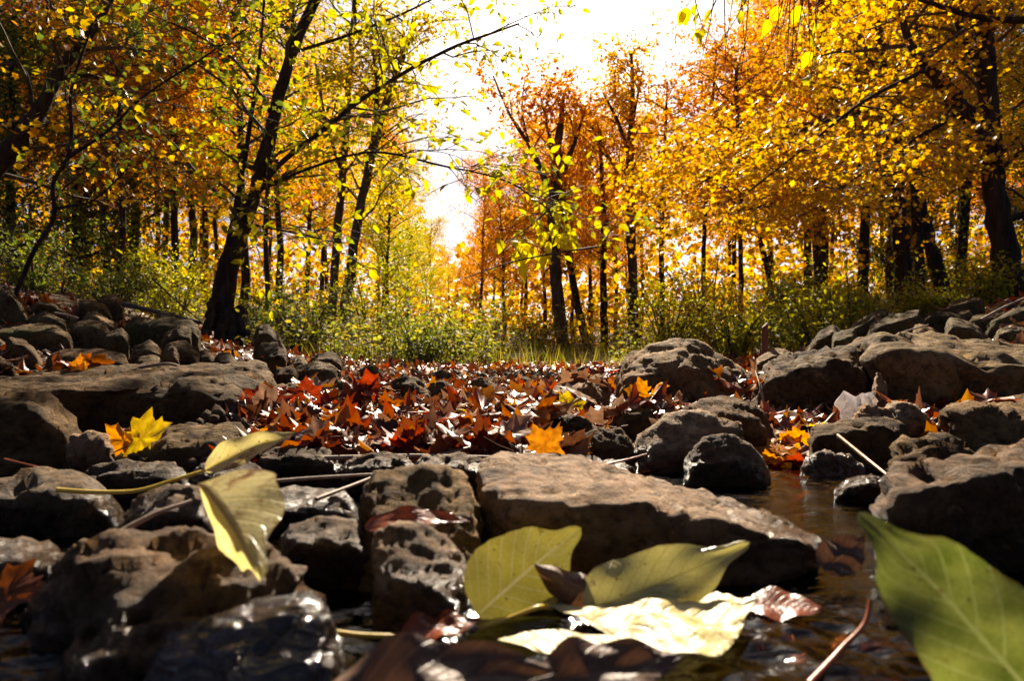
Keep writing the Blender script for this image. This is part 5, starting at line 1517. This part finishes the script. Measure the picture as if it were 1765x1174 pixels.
stick('red stem sticking out at the shaded photo edge', [P(8, 792, .8), P(50, 802, .78), P(95, 812, .76)], .0016, 'petiole_r', 'leaf_stem', 'leaf stem')
stick('wet bubble covered twig leaning beside the large green leaf', [P(1395, 1180, .33), P(1450, 1120, .35), P(1495, 1065, .36), P(1500, 1035, .365)], .0019, 'petiole_r')
stick('fallen dark pole on the shaded bank by the forked tree', [P(212, 524, 3.6), P(270, 538, 3.4), P(345, 556, 3.2)], .014, 'twig')
stick('pale thin branch lying on the mossy stones', [P(95, 540, 2.9), P(115, 543, 2.85), P(136, 549, 2.8)], .006)
stick('slanting dead stem leaning to the forked tree', [P(262, 480, 3.9), P(300, 515, 3.8), P(345, 553, 3.7)], .006, 'twig')
stick('grey curved stick lying on the back of the long slab', [P(238, 634, 1.75), P(280, 628, 1.78), P(320, 636, 1.7)], .005)
stick('thin straight branch lying on the stones behind the pale topped slab', [P(1530, 584, 2.4), P(1565, 570, 2.5), P(1600, 560, 2.6)], .004)
stick('dead branch leaning across the upper stones at the photo edge', [P(1690, 552, 2.75), P(1730, 530, 2.8), P(1770, 512, 2.85)], .007)

# short stake
bm = bmesh.new()
bmesh.ops.create_cone(bm, cap_ends=True, segments=9, radius1=.016, radius2=.0125, depth=.22)
for v_ in bm.verts:
    v_.co.x += .002 * noise.noise(v_.co * 50); v_.co.y += .003 * noise.noise(v_.co * 40 + Vector((3, 3, 3)))
    if v_.co.z > 0: v_.co.z += .012 * v_.co.x / .0125
bmesh.ops.bevel(bm, geom=[e for e in bm.edges], offset=.0015, segments=1, affect='EDGES')
me = bpy.data.meshes.new('stake'); bm.to_mesh(me); bm.free()
stk = link('stake', me, None, plain_mat('rusty_wood', (0.1, 0.035, 0.018), (0.17, 0.065, 0.035), .8))
stk.location = P(1318, 607, 2.7)
tag(stk, 'short rusty brown stake standing in the yellow weeds', 'stake')

# crumpled plastic bag: two layers of creased film joined round the rim
bm = bmesh.new()
nu_, nv_ = 64, 44
lay = []
for side in (1, -1):
    gridv = []
    for a in range(nv_ + 1):
        t = a / nv_
        for b in range(nu_ + 1):
            u = b / nu_ * 2 - 1
            top = .031 - .012 * math.exp(-((u + .02) / .2) ** 2) + .003 * math.sin(u * 9 + 1) - .018 * abs(u) ** 5
            botm = -.036 + .02 * max(0, u) + .006 * math.sin(u * 7)
            z = botm + (top - botm) * t
            rim = min(1, 5 * t, 5 * (1 - t), 4 * (1 - abs(u)))
            cr = .021 * (1 - 1.7 * abs(noise.noise(Vector((u * 2.1, t * 1.5, 4 * side))))) - .013 * abs(noise.noise(Vector((u * 5 + t * 2, t * 3.5, 9 + side)))) - .006 * abs(noise.noise(Vector((u * 11, t * 8, 2 * side))))
            x = .043 * u * (.62 + .38 * t) + .006 * noise.noise(Vector((u * 3, t * 4, 7)))
            gridv.append(bm.verts.new((x, -side * cr * max(0, rim) + .004 * noise.noise(Vector((u * 3, t * 3, 1))), z + .0018 * noise.noise(Vector((u * 5, t * 2, 5))))))
    lay.append(gridv)
    for a in range(nv_):
        for b in range(nu_):
            k = a * (nu_ + 1) + b
            bm.faces.new((gridv[k], gridv[k + 1], gridv[k + nu_ + 2], gridv[k + nu_ + 1]))
bmesh.ops.remove_doubles(bm, verts=bm.verts, dist=.0002)
for f in bm.faces: f.smooth = True
me = bpy.data.meshes.new('plastic_bag'); bm.to_mesh(me); bm.free()
m, n_, out = new_mat('plastic_film')
pb = N(n_, 'ShaderNodeBsdfPrincipled', i_Roughness=.25); pb.inputs['Base Color'].default_value = (.72, .7, .68, 1)
tb = n_.nodes.new('ShaderNodeBsdfTranslucent'); tb.inputs[0].default_value = (.8, .76, .74, 1)
mx = n_.nodes.new('ShaderNodeMixShader'); mx.inputs[0].default_value = .45
n_.links.new(pb.outputs[0], mx.inputs[1]); n_.links.new(tb.outputs[0], mx.inputs[2]); n_.links.new(mx.outputs[0], out.inputs[0])
bag = link('plastic_bag', me, None, m)
bag.location = P(1477, 702, 1.33)
tag(bag, 'crumpled white plastic bag caught between the stones', 'plastic bag')
